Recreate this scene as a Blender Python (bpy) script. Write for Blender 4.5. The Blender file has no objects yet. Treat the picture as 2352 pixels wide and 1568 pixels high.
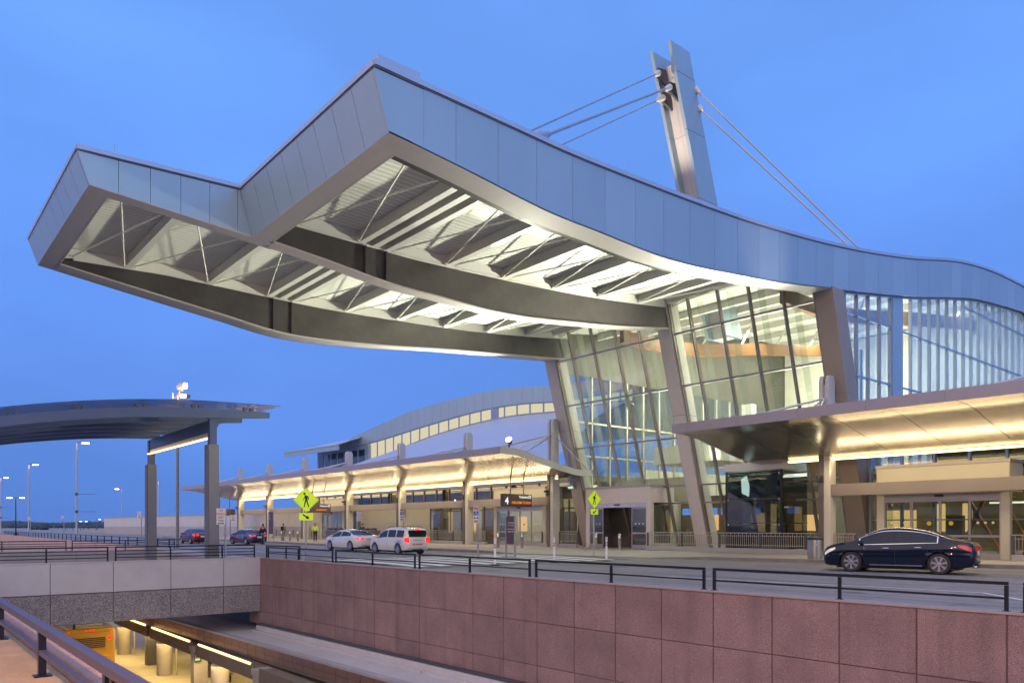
import bpy, bmesh, math, random
from math import sin, cos, pi, radians, sqrt, atan2
from mathutils import Vector as V3, Matrix, Euler
random.seed(7)
C = bpy.context.scene.collection
E = 1.62                      # eye height above the road; x runs across the road, y along it
# ------------------------------------------------------------------ helpers
def ray(px, py):
    """direction of a survey sight line (reference sheet 2352 wide), used to measure real positions on known planes"""
    t = (px-1176)/1751.3; s = (1207.6-py)/1751.3
    return (.6410+.7675*t, .7675-.6410*t, s)
def on(px, py, x=None, y=None, z=None):
    d = ray(px, py)
    k = x/d[0] if x is not None else (y/d[1] if y is not None else (z-E)/d[2])
    return (d[0]*k, d[1]*k, E+d[2]*k)
def lerp_tab(tab, x):
    if x <= tab[0][0]: return tab[0][1]
    for (a, b), (c, d) in zip(tab, tab[1:]):
        if x <= c: return b+(d-b)*(x-a)/(c-a)
    return tab[-1][1]
def smooth_tab(tab, n=6):
    """Catmull-Rom resample of (x, value) pairs"""
    out = []
    P_ = [tab[0]]+list(tab)+[tab[-1]]
    for i in range(1, len(P_)-2):
        p0, p1, p2, p3 = P_[i-1:i+3]
        for k in range(n):
            t = k/n
            out.append(tuple(.5*((2*p1[j])+(-p0[j]+p2[j])*t+(2*p0[j]-5*p1[j]+4*p2[j]-p3[j])*t*t+(-p0[j]+3*p1[j]-3*p2[j]+p3[j])*t**3) for j in range(len(p1))))
    out.append(tab[-1])
    return out
ROOT = {}
class MB:
    def __init__(s): s.v = []; s.f = []; s.m = []; s.k = 0; s.c = []
    def add(s, vs, fs):
        n = len(s.v); s.c.append((n, len(s.f))); s.v += [tuple(p) for p in vs]
        for f in fs: s.f.append(tuple(n+i for i in f)); s.m.append(s.k)
        return s
    def box(s, x0, x1, y0, y1, z0, z1):
        return s.add([(x0,y0,z0),(x1,y0,z0),(x1,y1,z0),(x0,y1,z0),(x0,y0,z1),(x1,y0,z1),(x1,y1,z1),(x0,y1,z1)],
                     [(3,2,1,0),(4,5,6,7),(0,1,5,4),(1,2,6,5),(2,3,7,6),(3,0,4,7)])
    def cbox(s, c, d):
        return s.box(c[0]-d[0]/2, c[0]+d[0]/2, c[1]-d[1]/2, c[1]+d[1]/2, c[2]-d[2]/2, c[2]+d[2]/2)
    def prism(s, pts, vec):
        n = len(pts); v = V3(vec); a = [V3(p) for p in pts]
        fs = [tuple(range(n))[::-1], tuple(range(n, 2*n))]+[(i, (i+1) % n, n+(i+1) % n, n+i) for i in range(n)]
        return s.add([tuple(p) for p in a]+[tuple(p+v) for p in a], fs)
    def bar(s, p, q, w, h, up=(0,0,1)):
        p = V3(p); q = V3(q); d = (q-p).normalized(); u = V3(up)
        r = d.cross(u)
        if r.length < 1e-4: r = d.cross(V3((0,1,0)))
        r.normalize(); u = r.cross(d)
        vs = [o+r*(a*w/2)+u*(b*h/2) for o in (p, q) for a, b in ((-1,-1),(1,-1),(1,1),(-1,1))]
        return s.add([tuple(v) for v in vs], [(0,1,2,3),(7,6,5,4),(0,4,5,1),(1,5,6,2),(2,6,7,3),(3,7,4,0)])
    def tube(s, pts, r, n=8, cap=True):
        pts = [V3(p) for p in pts]; rs = r if isinstance(r, (list, tuple)) else [r]*len(pts)
        rings = []; ref = None
        for i, p in enumerate(pts):
            d = (pts[min(i+1, len(pts)-1)]-pts[max(i-1, 0)]).normalized()
            if ref is None: ref = d.cross(V3((0,0,1)))
            if ref.length < 1e-3: ref = d.cross(V3((1,0,0)))
            a = (ref-d*ref.dot(d)).normalized(); ref = a; b = d.cross(a)
            rings.append([tuple(p+(a*cos(2*pi*k/n)+b*sin(2*pi*k/n))*rs[i]) for k in range(n)])
        vs = [v for g in rings for v in g]; fs = []
        for i in range(len(pts)-1):
            for k in range(n):
                fs.append((i*n+k, i*n+(k+1) % n, (i+1)*n+(k+1) % n, (i+1)*n+k))
        if cap: fs += [tuple(range(n))[::-1], tuple((len(pts)-1)*n+k for k in range(n))]
        return s.add(vs, fs)
    def cyl(s, x, y, z0, z1, r, n=20, r2=None): return s.tube([(x,y,z0),(x,y,z1)], [r, r2 if r2 is not None else r], n)
    def grid(s, rows, flip=False, thick=None):
        """rows: equal-length lists of points. thick: vector extruding it into a closed slab"""
        R_ = len(rows); K = len(rows[0]); vs = [tuple(p) for r in rows for p in r]
        fs = [(i*K+j, i*K+j+1, (i+1)*K+j+1, (i+1)*K+j) for i in range(R_-1) for j in range(K-1)]
        if flip: fs = [f[::-1] for f in fs]
        if thick:
            n = len(vs); t = V3(thick)
            vs = vs+[tuple(V3(p)+t) for p in vs]; top = [tuple(n+i for i in f[::-1]) for f in fs]
            side = []
            for j in range(K-1): side += [(j, n+j, n+j+1, j+1), ((R_-1)*K+j, (R_-1)*K+j+1, n+(R_-1)*K+j+1, n+(R_-1)*K+j)]
            for i in range(R_-1): side += [(i*K, (i+1)*K, n+(i+1)*K, n+i*K), (i*K+K-1, n+i*K+K-1, n+(i+1)*K+K-1, (i+1)*K+K-1)]
            fs = fs+top+side
        return s.add(vs, fs)
    def lathe(s, prof, c=(0,0,0), n=24, axis='z', caps=True):
        vs = []
        for r, h in prof:
            for k in range(n):
                a = 2*pi*k/n
                p = (r*cos(a), r*sin(a), h) if axis == 'z' else ((r*cos(a), h, r*sin(a)) if axis == 'y' else (h, r*cos(a), r*sin(a)))
                vs.append((c[0]+p[0], c[1]+p[1], c[2]+p[2]))
        fs = [(i*n+k, i*n+(k+1) % n, (i+1)*n+(k+1) % n, (i+1)*n+k) for i in range(len(prof)-1) for k in range(n)]
        return s.add(vs, fs+([tuple(range(n))[::-1], tuple((len(prof)-1)*n+k for k in range(n))] if caps else []))
    def each(s, name, mat, parent=None, **k):
        """one object per added shape"""
        out = []
        for (a, fa), (b, fb_) in zip(s.c, s.c[1:]+[(len(s.v), len(s.f))]):
            q = MB(); q.v = s.v[a:b]; q.f = [tuple(i-a for i in f) for f in s.f[fa:fb_]]; q.m = s.m[fa:fb_]; out.append(q.build(name, mat, parent, **k))
        return out
    def build(s, name, mat, parent=None, smooth=False, bevel=0, local=False, label=None):
        me = bpy.data.meshes.new(name)
        vs = s.v
        if parent is not None and not local:
            inv = ROOT[parent.name].inverted(); vs = [tuple(inv @ V3(p)) for p in vs]
        me.from_pydata(vs, [], s.f); me.validate()
        for m in (mat if isinstance(mat, (list, tuple)) else [mat]): me.materials.append(m)
        if isinstance(mat, (list, tuple)):
            for p, k in zip(me.polygons, s.m): p.material_index = k
        bm = bmesh.new(); bm.from_mesh(me); bmesh.ops.recalc_face_normals(bm, faces=bm.faces); bm.to_mesh(me); bm.free()
        if smooth: me.shade_smooth()
        o = bpy.data.objects.new(name, me); C.objects.link(o)
        if parent is not None: o.parent = parent; ROOT[o.name] = ROOT[parent.name]
        else: ROOT[o.name] = Matrix.Identity(4)
        if smooth == 'auto':
            me.shade_smooth()
            try: me.set_sharp_from_angle(angle=radians(35))
            except Exception: pass
        if bevel:
            b = o.modifiers.new('bevel', 'BEVEL'); b.width = bevel; b.segments = 2; b.limit_method = 'ANGLE'
        if label: o['label'] = label
        return o
def thing(name, label, cat, loc=(0,0,0), rz=0, group=None):
    o = bpy.data.objects.new(name, None); C.objects.link(o); o.location = loc; o.rotation_euler = (0,0,rz); o.empty_display_size = .3
    o['label'] = label; o['category'] = cat
    if group: o['group'] = group
    ROOT[o.name] = Matrix.Translation(loc) @ Matrix.Rotation(rz, 4, 'Z')
    return o
def tag(o, label, cat, group=None):
    o['label'] = label; o['category'] = cat
    if group: o['group'] = group
    return o
def struct(o, kind='structure', label=None):
    o['kind'] = kind
    if label: o['label'] = label
    return o
def dup(root, loc, rz=None, label=None):
    r = root.copy(); C.objects.link(r); r.location = loc
    if rz is not None: r.rotation_euler = (0,0,rz)
    if label: r['label'] = label
    def kids(a, b):
        for ch in [o for o in list(a.children)]:
            c = ch.copy(); C.objects.link(c); c.parent = b; kids(ch, c)
    kids(root, r)
    return r
def text_mesh(body, size, mat, parent, origin, right, up, align='LEFT', ext=.004, name='lettering', bold=0, sx=1, label=None):
    cu = bpy.data.curves.new('t', 'FONT'); cu.body = body; cu.size = size; cu.extrude = ext; cu.align_x = align; cu.offset = bold; cu.resolution_u = 3
    ob = bpy.data.objects.new('t', cu); C.objects.link(ob); bpy.context.view_layer.update()
    me = bpy.data.meshes.new_from_object(ob); bpy.data.objects.remove(ob); bpy.data.curves.remove(cu)
    R_ = V3(right).normalized(); U_ = V3(up).normalized(); N_ = R_.cross(U_)
    M = Matrix((R_*sx, U_, N_)).transposed().to_4x4(); M = Matrix.Translation(origin) @ M
    if parent is not None: M = ROOT[parent.name].inverted() @ M
    me.transform(M); me.materials.clear(); me.materials.append(mat); me.name = name
    o = bpy.data.objects.new(name, me); C.objects.link(o); o.parent = parent; ROOT[o.name] = ROOT[parent.name]
    if label: o['label'] = label
    return o
# ------------------------------------------------------------------ materials
def mat(name, col, rough=.6, metal=0, var=0, vscale=3, bump=0, bscale=40, coat=0, stretch=(1,1,1), var2=None, spec=None, dirt=0, dcol=(.03,.028,.025)):
    m = bpy.data.materials.new(name); m.use_nodes = True; nt = m.node_tree; b = nt.nodes['Principled BSDF']
    b.inputs['Base Color'].default_value = (*col, 1); b.inputs['Roughness'].default_value = rough; b.inputs['Metallic'].default_value = metal
    if coat: b.inputs['Coat Weight'].default_value = coat; b.inputs['Coat Roughness'].default_value = .05
    if spec is not None: b.inputs['Specular IOR Level'].default_value = spec
    N = nt.nodes; L = nt.links
    def tex(scale, detail=6, rough_=.6):
        tc = N.new('ShaderNodeTexCoord'); mp = N.new('ShaderNodeMapping'); mp.inputs['Scale'].default_value = stretch
        no = N.new('ShaderNodeTexNoise'); no.inputs['Scale'].default_value = scale; no.inputs['Detail'].default_value = detail; no.inputs['Roughness'].default_value = rough_
        L.new(tc.outputs['Object'], mp.inputs['Vector']); L.new(mp.outputs['Vector'], no.inputs['Vector']); return no
    last = None
    if var:
        no = tex(vscale); mr = N.new('ShaderNodeMapRange'); mr.inputs[1].default_value = .3; mr.inputs[2].default_value = .7
        mr.inputs[3].default_value = 1-var; mr.inputs[4].default_value = 1+var; L.new(no.outputs['Fac'], mr.inputs[0])
        mx = N.new('ShaderNodeMix'); mx.data_type = 'RGBA'; mx.blend_type = 'MULTIPLY'; mx.inputs[0].default_value = 1
        mx.inputs[6].default_value = (*col, 1); L.new(mr.outputs[0], mx.inputs[7]); last = mx.outputs[2]
        rr = N.new('ShaderNodeMapRange'); rr.inputs[3].default_value = max(0, rough-.08); rr.inputs[4].default_value = min(1, rough+.08)
        L.new(no.outputs['Fac'], rr.inputs[0]); L.new(rr.outputs[0], b.inputs['Roughness'])
    if var2:
        no = tex(var2[0], 2); mr = N.new('ShaderNodeMapRange'); mr.inputs[1].default_value = .35; mr.inputs[2].default_value = .65
        mr.inputs[3].default_value = 1-var2[1]; mr.inputs[4].default_value = 1+var2[1]; L.new(no.outputs['Fac'], mr.inputs[0])
        mx = N.new('ShaderNodeMix'); mx.data_type = 'RGBA'; mx.blend_type = 'MULTIPLY'; mx.inputs[0].default_value = 1
        if last: L.new(last, mx.inputs[6])
        else: mx.inputs[6].default_value = (*col, 1)
        L.new(mr.outputs[0], mx.inputs[7]); last = mx.outputs[2]
    if dirt:
        no = tex(.35, 8, .7); mr = N.new('ShaderNodeMapRange'); mr.inputs[1].default_value = .5; mr.inputs[2].default_value = .75; mr.inputs[4].default_value = dirt
        L.new(no.outputs['Fac'], mr.inputs[0]); mx = N.new('ShaderNodeMix'); mx.data_type = 'RGBA'; L.new(mr.outputs[0], mx.inputs[0])
        if last: L.new(last, mx.inputs[6])
        else: mx.inputs[6].default_value = (*col, 1)
        mx.inputs[7].default_value = (*dcol, 1); last = mx.outputs[2]
    if last: L.new(last, b.inputs['Base Color'])
    if bump:
        no = tex(bscale, 4); bp = N.new('ShaderNodeBump'); bp.inputs['Strength'].default_value = bump; bp.inputs['Distance'].default_value = .02
        L.new(no.outputs['Fac'], bp.inputs['Height']); L.new(bp.outputs['Normal'], b.inputs['Normal'])
    return m
def streaks(m, scale, lo, hi, amount, col):
    """long soft stains (tyre tracks, water runs) with a shape of their own"""
    nt = m.node_tree; N = nt.nodes; L = nt.links; b = N['Principled BSDF']; src = b.inputs['Base Color'].links[0].from_socket
    tc = N.new('ShaderNodeTexCoord'); mp = N.new('ShaderNodeMapping'); mp.inputs['Scale'].default_value = scale
    no = N.new('ShaderNodeTexNoise'); no.inputs['Scale'].default_value = 1; no.inputs['Detail'].default_value = 5
    L.new(tc.outputs['Object'], mp.inputs[0]); L.new(mp.outputs[0], no.inputs['Vector'])
    mr = N.new('ShaderNodeMapRange'); mr.inputs[1].default_value = lo; mr.inputs[2].default_value = hi; mr.inputs[4].default_value = amount; L.new(no.outputs['Fac'], mr.inputs[0])
    mx = N.new('ShaderNodeMix'); mx.data_type = 'RGBA'; L.new(mr.outputs[0], mx.inputs[0]); L.new(src, mx.inputs[6]); mx.inputs[7].default_value = (*col, 1); L.new(mx.outputs[2], b.inputs['Base Color'])
def emis(name, col, s):
    m = bpy.data.materials.new(name); m.use_nodes = True; nt = m.node_tree; nt.nodes.remove(nt.nodes['Principled BSDF'])
    e = nt.nodes.new('ShaderNodeEmission'); e.inputs[0].default_value = (*col, 1); e.inputs[1].default_value = s
    nt.links.new(e.outputs[0], nt.nodes['Material Output'].inputs[0]); return m
def glass(name, tint=(.8,.9,.85), refl=.09, rough=.02, wave=0):
    m = bpy.data.materials.new(name); m.use_nodes = True; nt = m.node_tree; nt.nodes.remove(nt.nodes['Principled BSDF'])
    t = nt.nodes.new('ShaderNodeBsdfTransparent'); t.inputs[0].default_value = (*tint, 1)
    g = nt.nodes.new('ShaderNodeBsdfGlossy'); g.inputs['Roughness'].default_value = rough; g.inputs[0].default_value = (1,1,1,1)
    tc = nt.nodes.new('ShaderNodeTexCoord'); no = nt.nodes.new('ShaderNodeTexNoise'); no.inputs['Scale'].default_value = .9; no.inputs['Detail'].default_value = 2
    bp = nt.nodes.new('ShaderNodeBump'); bp.inputs['Strength'].default_value = .06; bp.inputs['Distance'].default_value = .04; nt.links.new(tc.outputs['Object'], no.inputs['Vector']); nt.links.new(no.outputs['Fac'], bp.inputs['Height']); nt.links.new(bp.outputs[0], g.inputs['Normal'])
    lw = nt.nodes.new('ShaderNodeLayerWeight'); lw.inputs[0].default_value = .35
    mr = nt.nodes.new('ShaderNodeMapRange'); mr.inputs[3].default_value = refl; mr.inputs[4].default_value = min(1, refl+.75)
    mx = nt.nodes.new('ShaderNodeMixShader')
    pw = nt.nodes.new('ShaderNodeMath'); pw.operation = 'POWER'; pw.inputs[1].default_value = 2.2
    nt.links.new(lw.outputs['Facing'], pw.inputs[0]); nt.links.new(pw.outputs[0], mr.inputs[0]); nt.links.new(mr.outputs[0], mx.inputs[0])
    nt.links.new(t.outputs[0], mx.inputs[1]); nt.links.new(g.outputs[0], mx.inputs[2]); nt.links.new(mx.outputs[0], nt.nodes['Material Output'].inputs[0])
    return m
def ribbed(name, col, rough, scale, axis, strength=.6, metal=0):
    m = mat(name, col, rough, metal); nt = m.node_tree; N = nt.nodes; L = nt.links
    tc = N.new('ShaderNodeTexCoord'); w = N.new('ShaderNodeTexWave'); w.bands_direction = axis; w.inputs['Scale'].default_value = scale
    bp = N.new('ShaderNodeBump'); bp.inputs['Strength'].default_value = strength; bp.inputs['Distance'].default_value = .05
    L.new(tc.outputs['Object'], w.inputs['Vector']); L.new(w.outputs['Fac'], bp.inputs['Height']); L.new(bp.outputs['Normal'], N['Principled BSDF'].inputs['Normal'])
    mr = N.new('ShaderNodeMapRange'); mr.inputs[3].default_value = .78; mr.inputs[4].default_value = 1.05; L.new(w.outputs['Fac'], mr.inputs[0])
    mx = N.new('ShaderNodeMix'); mx.data_type = 'RGBA'; mx.blend_type = 'MULTIPLY'; mx.inputs[0].default_value = 1; mx.inputs[6].default_value = (*col, 1)
    L.new(mr.outputs[0], mx.inputs[7]); L.new(mx.outputs[2], N['Principled BSDF'].inputs['Base Color'])
    return m
def variants(base, cols, **k): return [mat(base, c, **k) for c in cols]
PANELS = variants('silver_panel', [(.345,.445,.50),(.365,.465,.52),(.335,.43,.485)], rough=.36, metal=.45, var=.05, vscale=.4, stretch=(1,1,.25), bump=.06, bscale=1.3)
PANEL = PANELS[0]
PANEL_LT = mat('light_panel', (.52,.50,.50), .5, .2, var=.05, vscale=.6)
SEAM = mat('seam_dark', (.17,.19,.24), .7)
COPE = mat('coping_metal', (.44,.50,.60), .35, .5)
SOFFIT = mat('soffit_panel', (.42,.38,.38), .5, .25, var=.05)
GIRDER = mat('girder_steel', (.075,.066,.064), .36, .3, var=.12, vscale=2, bump=.05)
GIRD_FL = mat('girder_flange', (.45,.40,.38), .5, .1)
PURLIN = mat('purlin_paint', (.68,.66,.61), .5, var=.03)
DECK = ribbed('ribbed_deck', (.80,.80,.74), .55, 1.1, 'Y', .5)
ROOFTOP = ribbed('roof_sheet', (.42,.46,.55), .4, .55, 'Y', .5, .5)
WINGROOF = ribbed('wing_roof_sheet', (.50,.56,.68), .42, .9, 'Y', .55, .3)
CREAM = mat('cream_column', (.64,.61,.54), .5, var=.04)
BROWN = mat('brown_panel', (.28,.235,.20), .5, .1, var=.05, vscale=.7)
BRONZE = mat('bronze_frame', (.20,.16,.14), .38, .5)
BRONZE_LT = mat('bronze_frame_light', (.46,.42,.40), .32, .75)
BLUEFR = mat('bluegrey_frame', (.26,.33,.46), .4, .5)
GLASS = glass('clear_glass', (.91,.95,.89), .045)
GLASS_SIDE = glass('blue_glass', (.80,.88,.94), .09)
GLASS_DK = glass('dark_glass', (.42,.46,.45), .05)
GLASS_CAR = glass('car_glass', (.10,.11,.12), .12)
GLASS_CAN = glass('canopy_glass', (.55,.60,.68), .04, .25)
FIN = mat('fin_glass', (.68,.70,.64), .35)
_n = FIN.node_tree.nodes; _l = FIN.node_tree.links; _t = _n.new('ShaderNodeBsdfTransparent'); _t.inputs[0].default_value = (.93,.96,.92,1); _m = _n.new('ShaderNodeMixShader'); _m.inputs[0].default_value = .11
_l.new(_t.outputs[0], _m.inputs[1]); _l.new(_n['Principled BSDF'].outputs[0], _m.inputs[2]); _l.new(_m.outputs[0], _n['Material Output'].inputs[0])
WOOD = mat('glulam_wood', (.25,.115,.04), .5, var=.18, vscale=6, stretch=(.3,3,3))
WHITE = mat('white_paint', (.75,.73,.69), .5, var=.02)
INT = mat('interior_beige', (.62,.61,.53), .6, var=.05)
INT_DK = mat('interior_brown', (.16,.12,.08), .6, var=.15)
BEIGE = mat('beige_panel', (.54,.51,.41), .55, var=.05, vscale=.8)
CONC = mat('concrete', (.40,.38,.39), .85, var=.10, vscale=1.2, bump=.25, bscale=60, dirt=.18, dcol=(.22,.2,.19))
CONC_LT = mat('concrete_light', (.55,.53,.54), .85, var=.07, vscale=1.0, bump=.2, bscale=60, dirt=.2, dcol=(.36,.33,.32))
AGG = mat('exposed_aggregate', (.27,.25,.25), .9, var=.12, vscale=2, var2=(26,.55), bump=.9, bscale=26)
REDWALLS = [mat('rough_red_concrete', c, .92, var=.18, vscale=.9, var2=(48,.30), bump=1.0, bscale=40) for c in ((.275,.180,.178),(.295,.192,.188),(.258,.170,.170))]
REDWALL = REDWALLS[0]
WALLCOPE = mat('wall_coping', (.33,.28,.28), .85, var=.08, bump=.3)
TAN = mat('tan_stucco', (.42,.29,.17), .9, var=.18, vscale=2.2, var2=(60,.15), bump=.8, bscale=55, dirt=.3, dcol=(.24,.13,.08))
STEELP = None
ROADM = mat('road_concrete', (.235,.222,.215), .8, var=.14, vscale=.35, var2=(9,.08), bump=.25, bscale=30, dirt=.45, dcol=(.11,.10,.095))
streaks(ROADM, (1.3,.05,1), .50, .66, .75, (.12,.112,.108)); streaks(ROADM, (.25,.2,1), .60, .64, .5, (.15,.14,.135)); streaks(ROADM, (.9,.7,1), .62, .72, .8, (.06,.055,.052))
for _m in REDWALLS: streaks(_m, (1.5,2.2,.10), .55, .75, .45, (.13,.09,.09))
SIDEM = mat('sidewalk_concrete', (.40,.37,.33), .85, var=.1, vscale=.8, bump=.2, bscale=40, dirt=.25, dcol=(.25,.22,.19))
PAINT = mat('road_marking', (.80,.79,.75), .8, var=.10, vscale=2.5, dirt=.15, dcol=(.3,.29,.28))
YELLOWP = mat('yellow_marking', (.5,.4,.1), .8, var=.2)
GROUND = mat('airfield_ground', (.25,.25,.24), .95, var=.15, vscale=.02)
BLACKMET = mat('black_railing', (.012,.012,.022), .38, .2, var=.1, bump=.08, bscale=80)
STEEL = mat('stainless', (.55,.53,.5), .25, .95, var=.05)
GALV = mat('galvanised', (.42,.42,.44), .4, .8, var=.05)
DKGREY = mat('dark_grey_metal', (.10,.10,.12), .45, .4, var=.05)
PAVIL = mat('pavilion_steel', (.10,.125,.20), .42, .4, var=.04)
PAVCOL = mat('pavilion_column', (.22,.21,.22), .5, .3, var=.05)
RUBBER = mat('rubber', (.018,.018,.02), .7)
TILE = mat('brown_tile', (.20,.12,.09), .45, var=.08)
GROUT = mat('grout', (.42,.36,.34), .9)
LIME = mat('sign_lime', (.62,.85,.02), .4); LIME.node_tree.nodes['Principled BSDF'].inputs['Emission Strength'].default_value = .32; LIME.node_tree.nodes['Principled BSDF'].inputs['Emission Color'].default_value = (.62,.85,.02,1)  # faint emission painted in, brightens the unlit fluorescent sign plates
BLACK = mat('sign_black', (.012,.012,.012), .5)
SIGNW = mat('sign_white', (.72,.70,.68), .5)
SIGNR = mat('sign_red', (.6,.04,.03), .5)
SIGNB = mat('sign_blue', (.03,.09,.5), .5)
SIGNBR = mat('sign_brown', (.10,.07,.07), .45)
LEDW = emis('lit_white_letters', (.85,.95,1), 1.1)
LEDO = emis('lit_amber_letters', (1,.22,.01), 1.3)
STRIP = emis('warm_light_strip', (1,.72,.32), 6)
STRIP2 = emis('yellow_light_strip', (1,.62,.18), 6)
LAMPW = emis('white_lamp', (1,.95,.85), 25)
LAMPO = emis('sodium_lamp', (1,.60,.22), 22)
LAMPC = emis('cool_lamp', (.9,1,.85), 9)
CURTAIN = emis('lit_blind', (1,.90,.62), .72)
SHOP = emis('lit_counter', (1,.58,.24), .95)
SCREEN = emis('blue_screen', (.12,.3,1), .9)
def light(kind, name, loc, energy, col, size=None, size_y=None, target=None, spot=None, blend=.5, radius=None):
    d = bpy.data.lights.new(name, kind); d.energy = energy; d.color = col
    if kind == 'AREA':
        d.shape = 'RECTANGLE'; d.size = size; d.size_y = size_y or size
    if kind == 'SPOT': d.spot_size = spot; d.spot_blend = blend
    if radius is not None and kind != 'AREA': d.shadow_soft_size = radius
    o = bpy.data.objects.new(name, d); C.objects.link(o); o.location = loc
    if target is not None: o.rotation_euler = (V3(target)-V3(loc)).to_track_quat('-Z', 'Y').to_euler()
    return o
# ------------------------------------------------------------------ camera, sky, sun
cam = bpy.data.cameras.new('camera'); co = bpy.data.objects.new('camera', cam); C.objects.link(co)
co.location = (0,0,E); co.rotation_euler = (pi/2, 0, -radians(39.87)); cam.sensor_width = 36; cam.lens = 26.81; cam.shift_y = .18005
cam.clip_end = 6000; cam.clip_start = .1; bpy.context.scene.camera = co
sc = bpy.context.scene
sc.view_settings.view_transform = 'Standard'; sc.view_settings.look = 'None'; sc.view_settings.exposure = 0; sc.view_settings.gamma = 1
sc.cycles.use_denoising = True; sc.cycles.max_bounces = 7; sc.cycles.transparent_max_bounces = 24; sc.cycles.diffuse_bounces = 3; sc.cycles.glossy_bounces = 3
sc.cycles.sample_clamp_indirect = 4; sc.cycles.volume_bounces = 0; sc.cycles.adaptive_threshold = .03; sc.cycles.caustics_reflective = False; sc.cycles.caustics_refractive = False
w = bpy.data.worlds.new('World'); sc.world = w; w.use_nodes = True; nt = w.node_tree; N = nt.nodes; L = nt.links
bg = N['Background']
tc = N.new('ShaderNodeTexCoord'); sep = N.new('ShaderNodeSeparateXYZ'); L.new(tc.outputs['Generated'], sep.inputs[0])
rp = N.new('ShaderNodeValToRGB'); L.new(sep.outputs['Z'], rp.inputs[0])
el = rp.color_ramp.elements; el[0].position = 0; el[0].color = (.118,.262,.74,1); el[1].position = 1; el[1].color = (.42,.56,1.15,1)
for p, c in ((.06,(.113,.272,.78)), (.25,(.126,.315,.92)), (.5,(.155,.375,1.0)), (.60,(.16,.38,1.0)), (.78,(.38,.52,1.12))):
    e = el.new(p); e.color = (*c, 1)
# faint cloud veils
no = N.new('ShaderNodeTexNoise'); no.inputs['Scale'].default_value = 2.2; no.inputs['Detail'].default_value = 5; no.inputs['Roughness'].default_value = .45
mp = N.new('ShaderNodeMapping'); mp.inputs['Scale'].default_value = (1,1,2.4); L.new(tc.outputs['Generated'], mp.inputs[0]); L.new(mp.outputs[0], no.inputs['Vector'])
mr = N.new('ShaderNodeMapRange'); mr.inputs[1].default_value = .35; mr.inputs[2].default_value = .7; mr.inputs[3].default_value = .90; mr.inputs[4].default_value = 1.14; L.new(no.outputs['Fac'], mr.inputs[0])
m1 = N.new('ShaderNodeMix'); m1.data_type = 'RGBA'; m1.blend_type = 'MULTIPLY'; m1.inputs[0].default_value = 1; L.new(rp.outputs[0], m1.inputs[6]); L.new(mr.outputs[0], m1.inputs[7])
# afterglow low in the sky on the side away from the terminal
vd = N.new('ShaderNodeVectorMath'); vd.operation = 'DOT_PRODUCT'; vd.inputs[1].default_value = (-.95,-.25,.15); L.new(tc.outputs['Generated'], vd.inputs[0])
m2r = N.new('ShaderNodeMapRange'); m2r.interpolation_type = 'SMOOTHSTEP'; m2r.inputs[1].default_value = .0; m2r.inputs[2].default_value = .95; L.new(vd.outputs['Value'], m2r.inputs[0])
m2 = N.new('ShaderNodeMix'); m2.data_type = 'RGBA'; L.new(m2r.outputs[0], m2.inputs[0]); L.new(m1.outputs[2], m2.inputs[6]); m2.inputs[7].default_value = (1.15,.92,.98,1)
# the sky overhead and behind is a little paler than the part in view
vd2 = N.new('ShaderNodeVectorMath'); vd2.operation = 'DOT_PRODUCT'; vd2.inputs[1].default_value = (-.45,-.85,.25); L.new(tc.outputs['Generated'], vd2.inputs[0])
mrb = N.new('ShaderNodeMapRange'); mrb.interpolation_type = 'SMOOTHSTEP'; mrb.inputs[1].default_value = -.1; mrb.inputs[2].default_value = .8; L.new(vd2.outputs['Value'], mrb.inputs[0])
m2b = N.new('ShaderNodeMix'); m2b.data_type = 'RGBA'; m2b.blend_type = 'ADD'; m2b.inputs[7].default_value = (.16,.24,.30,1); L.new(mrb.outputs[0], m2b.inputs[0]); L.new(m2.outputs[2], m2b.inputs[6])
# a little of the physical twilight sky on top
sky = N.new('ShaderNodeTexSky'); sky.sky_type = 'NISHITA'; sky.sun_disc = False; sky.sun_elevation = radians(-2); sky.sun_rotation = radians(235)
m3 = N.new('ShaderNodeMix'); m3.data_type = 'RGBA'; m3.blend_type = 'ADD'; m3.inputs[0].default_value = .05; L.new(m2b.outputs[2], m3.inputs[6]); L.new(sky.outputs[0], m3.inputs[7])
L.new(m3.outputs[2], bg.inputs[0]); bg.inputs[1].default_value = 1.0
sun = light('SUN', 'low_twilight_sun', (-30,-20,20), .25, (1,.72,.66), target=(30,20,4)); sun.data.angle = radians(25)
# ------------------------------------------------------------------ ground, road, pavement
WALL = [(16.45,-8),(16.2,2),(16.0,8),(15.75,14),(14.95,37.7),(16.6,57.2),(16.8,85),(18,133),(20,188),(20,420)]   # face line of the far retaining wall (x, y)
CURB = [(37.5,-14),(35.2,0),(33.1,9.6),(31.5,17.7),(29.9,25.2),(28.6,33.6),(28.2,39),(28.2,50),(28.8,67),(30,110),(31,150)]
def cx(tab, y):
    return lerp_tab([(b, a) for a, b in tab], y)
def sheet(name, mt, rows, label=None):
    m = MB(); m.grid(rows); o = m.build(name, mt); return struct(o)
ys = [-14,-8,2,8,14,20,26,32,37.7,45,57.2,70,85,110,133,160,188,300,420]
rows = [[(cx(WALL, y)+.02, y, 0) for y in ys]]
for k in range(1, 9): rows.append([(cx(WALL, y)+.02+(cx(CURB, y)+.05-cx(WALL, y))*k/8, y, 0) for y in ys])
sheet('road', ROADM, rows)
m = MB(); m.grid([[(a, y, -.05) for y in (-80, 420)] for a in (26, 90)], thick=(0,0,-.1)); struct(m.build('ground', GROUND))
m = MB()
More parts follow.
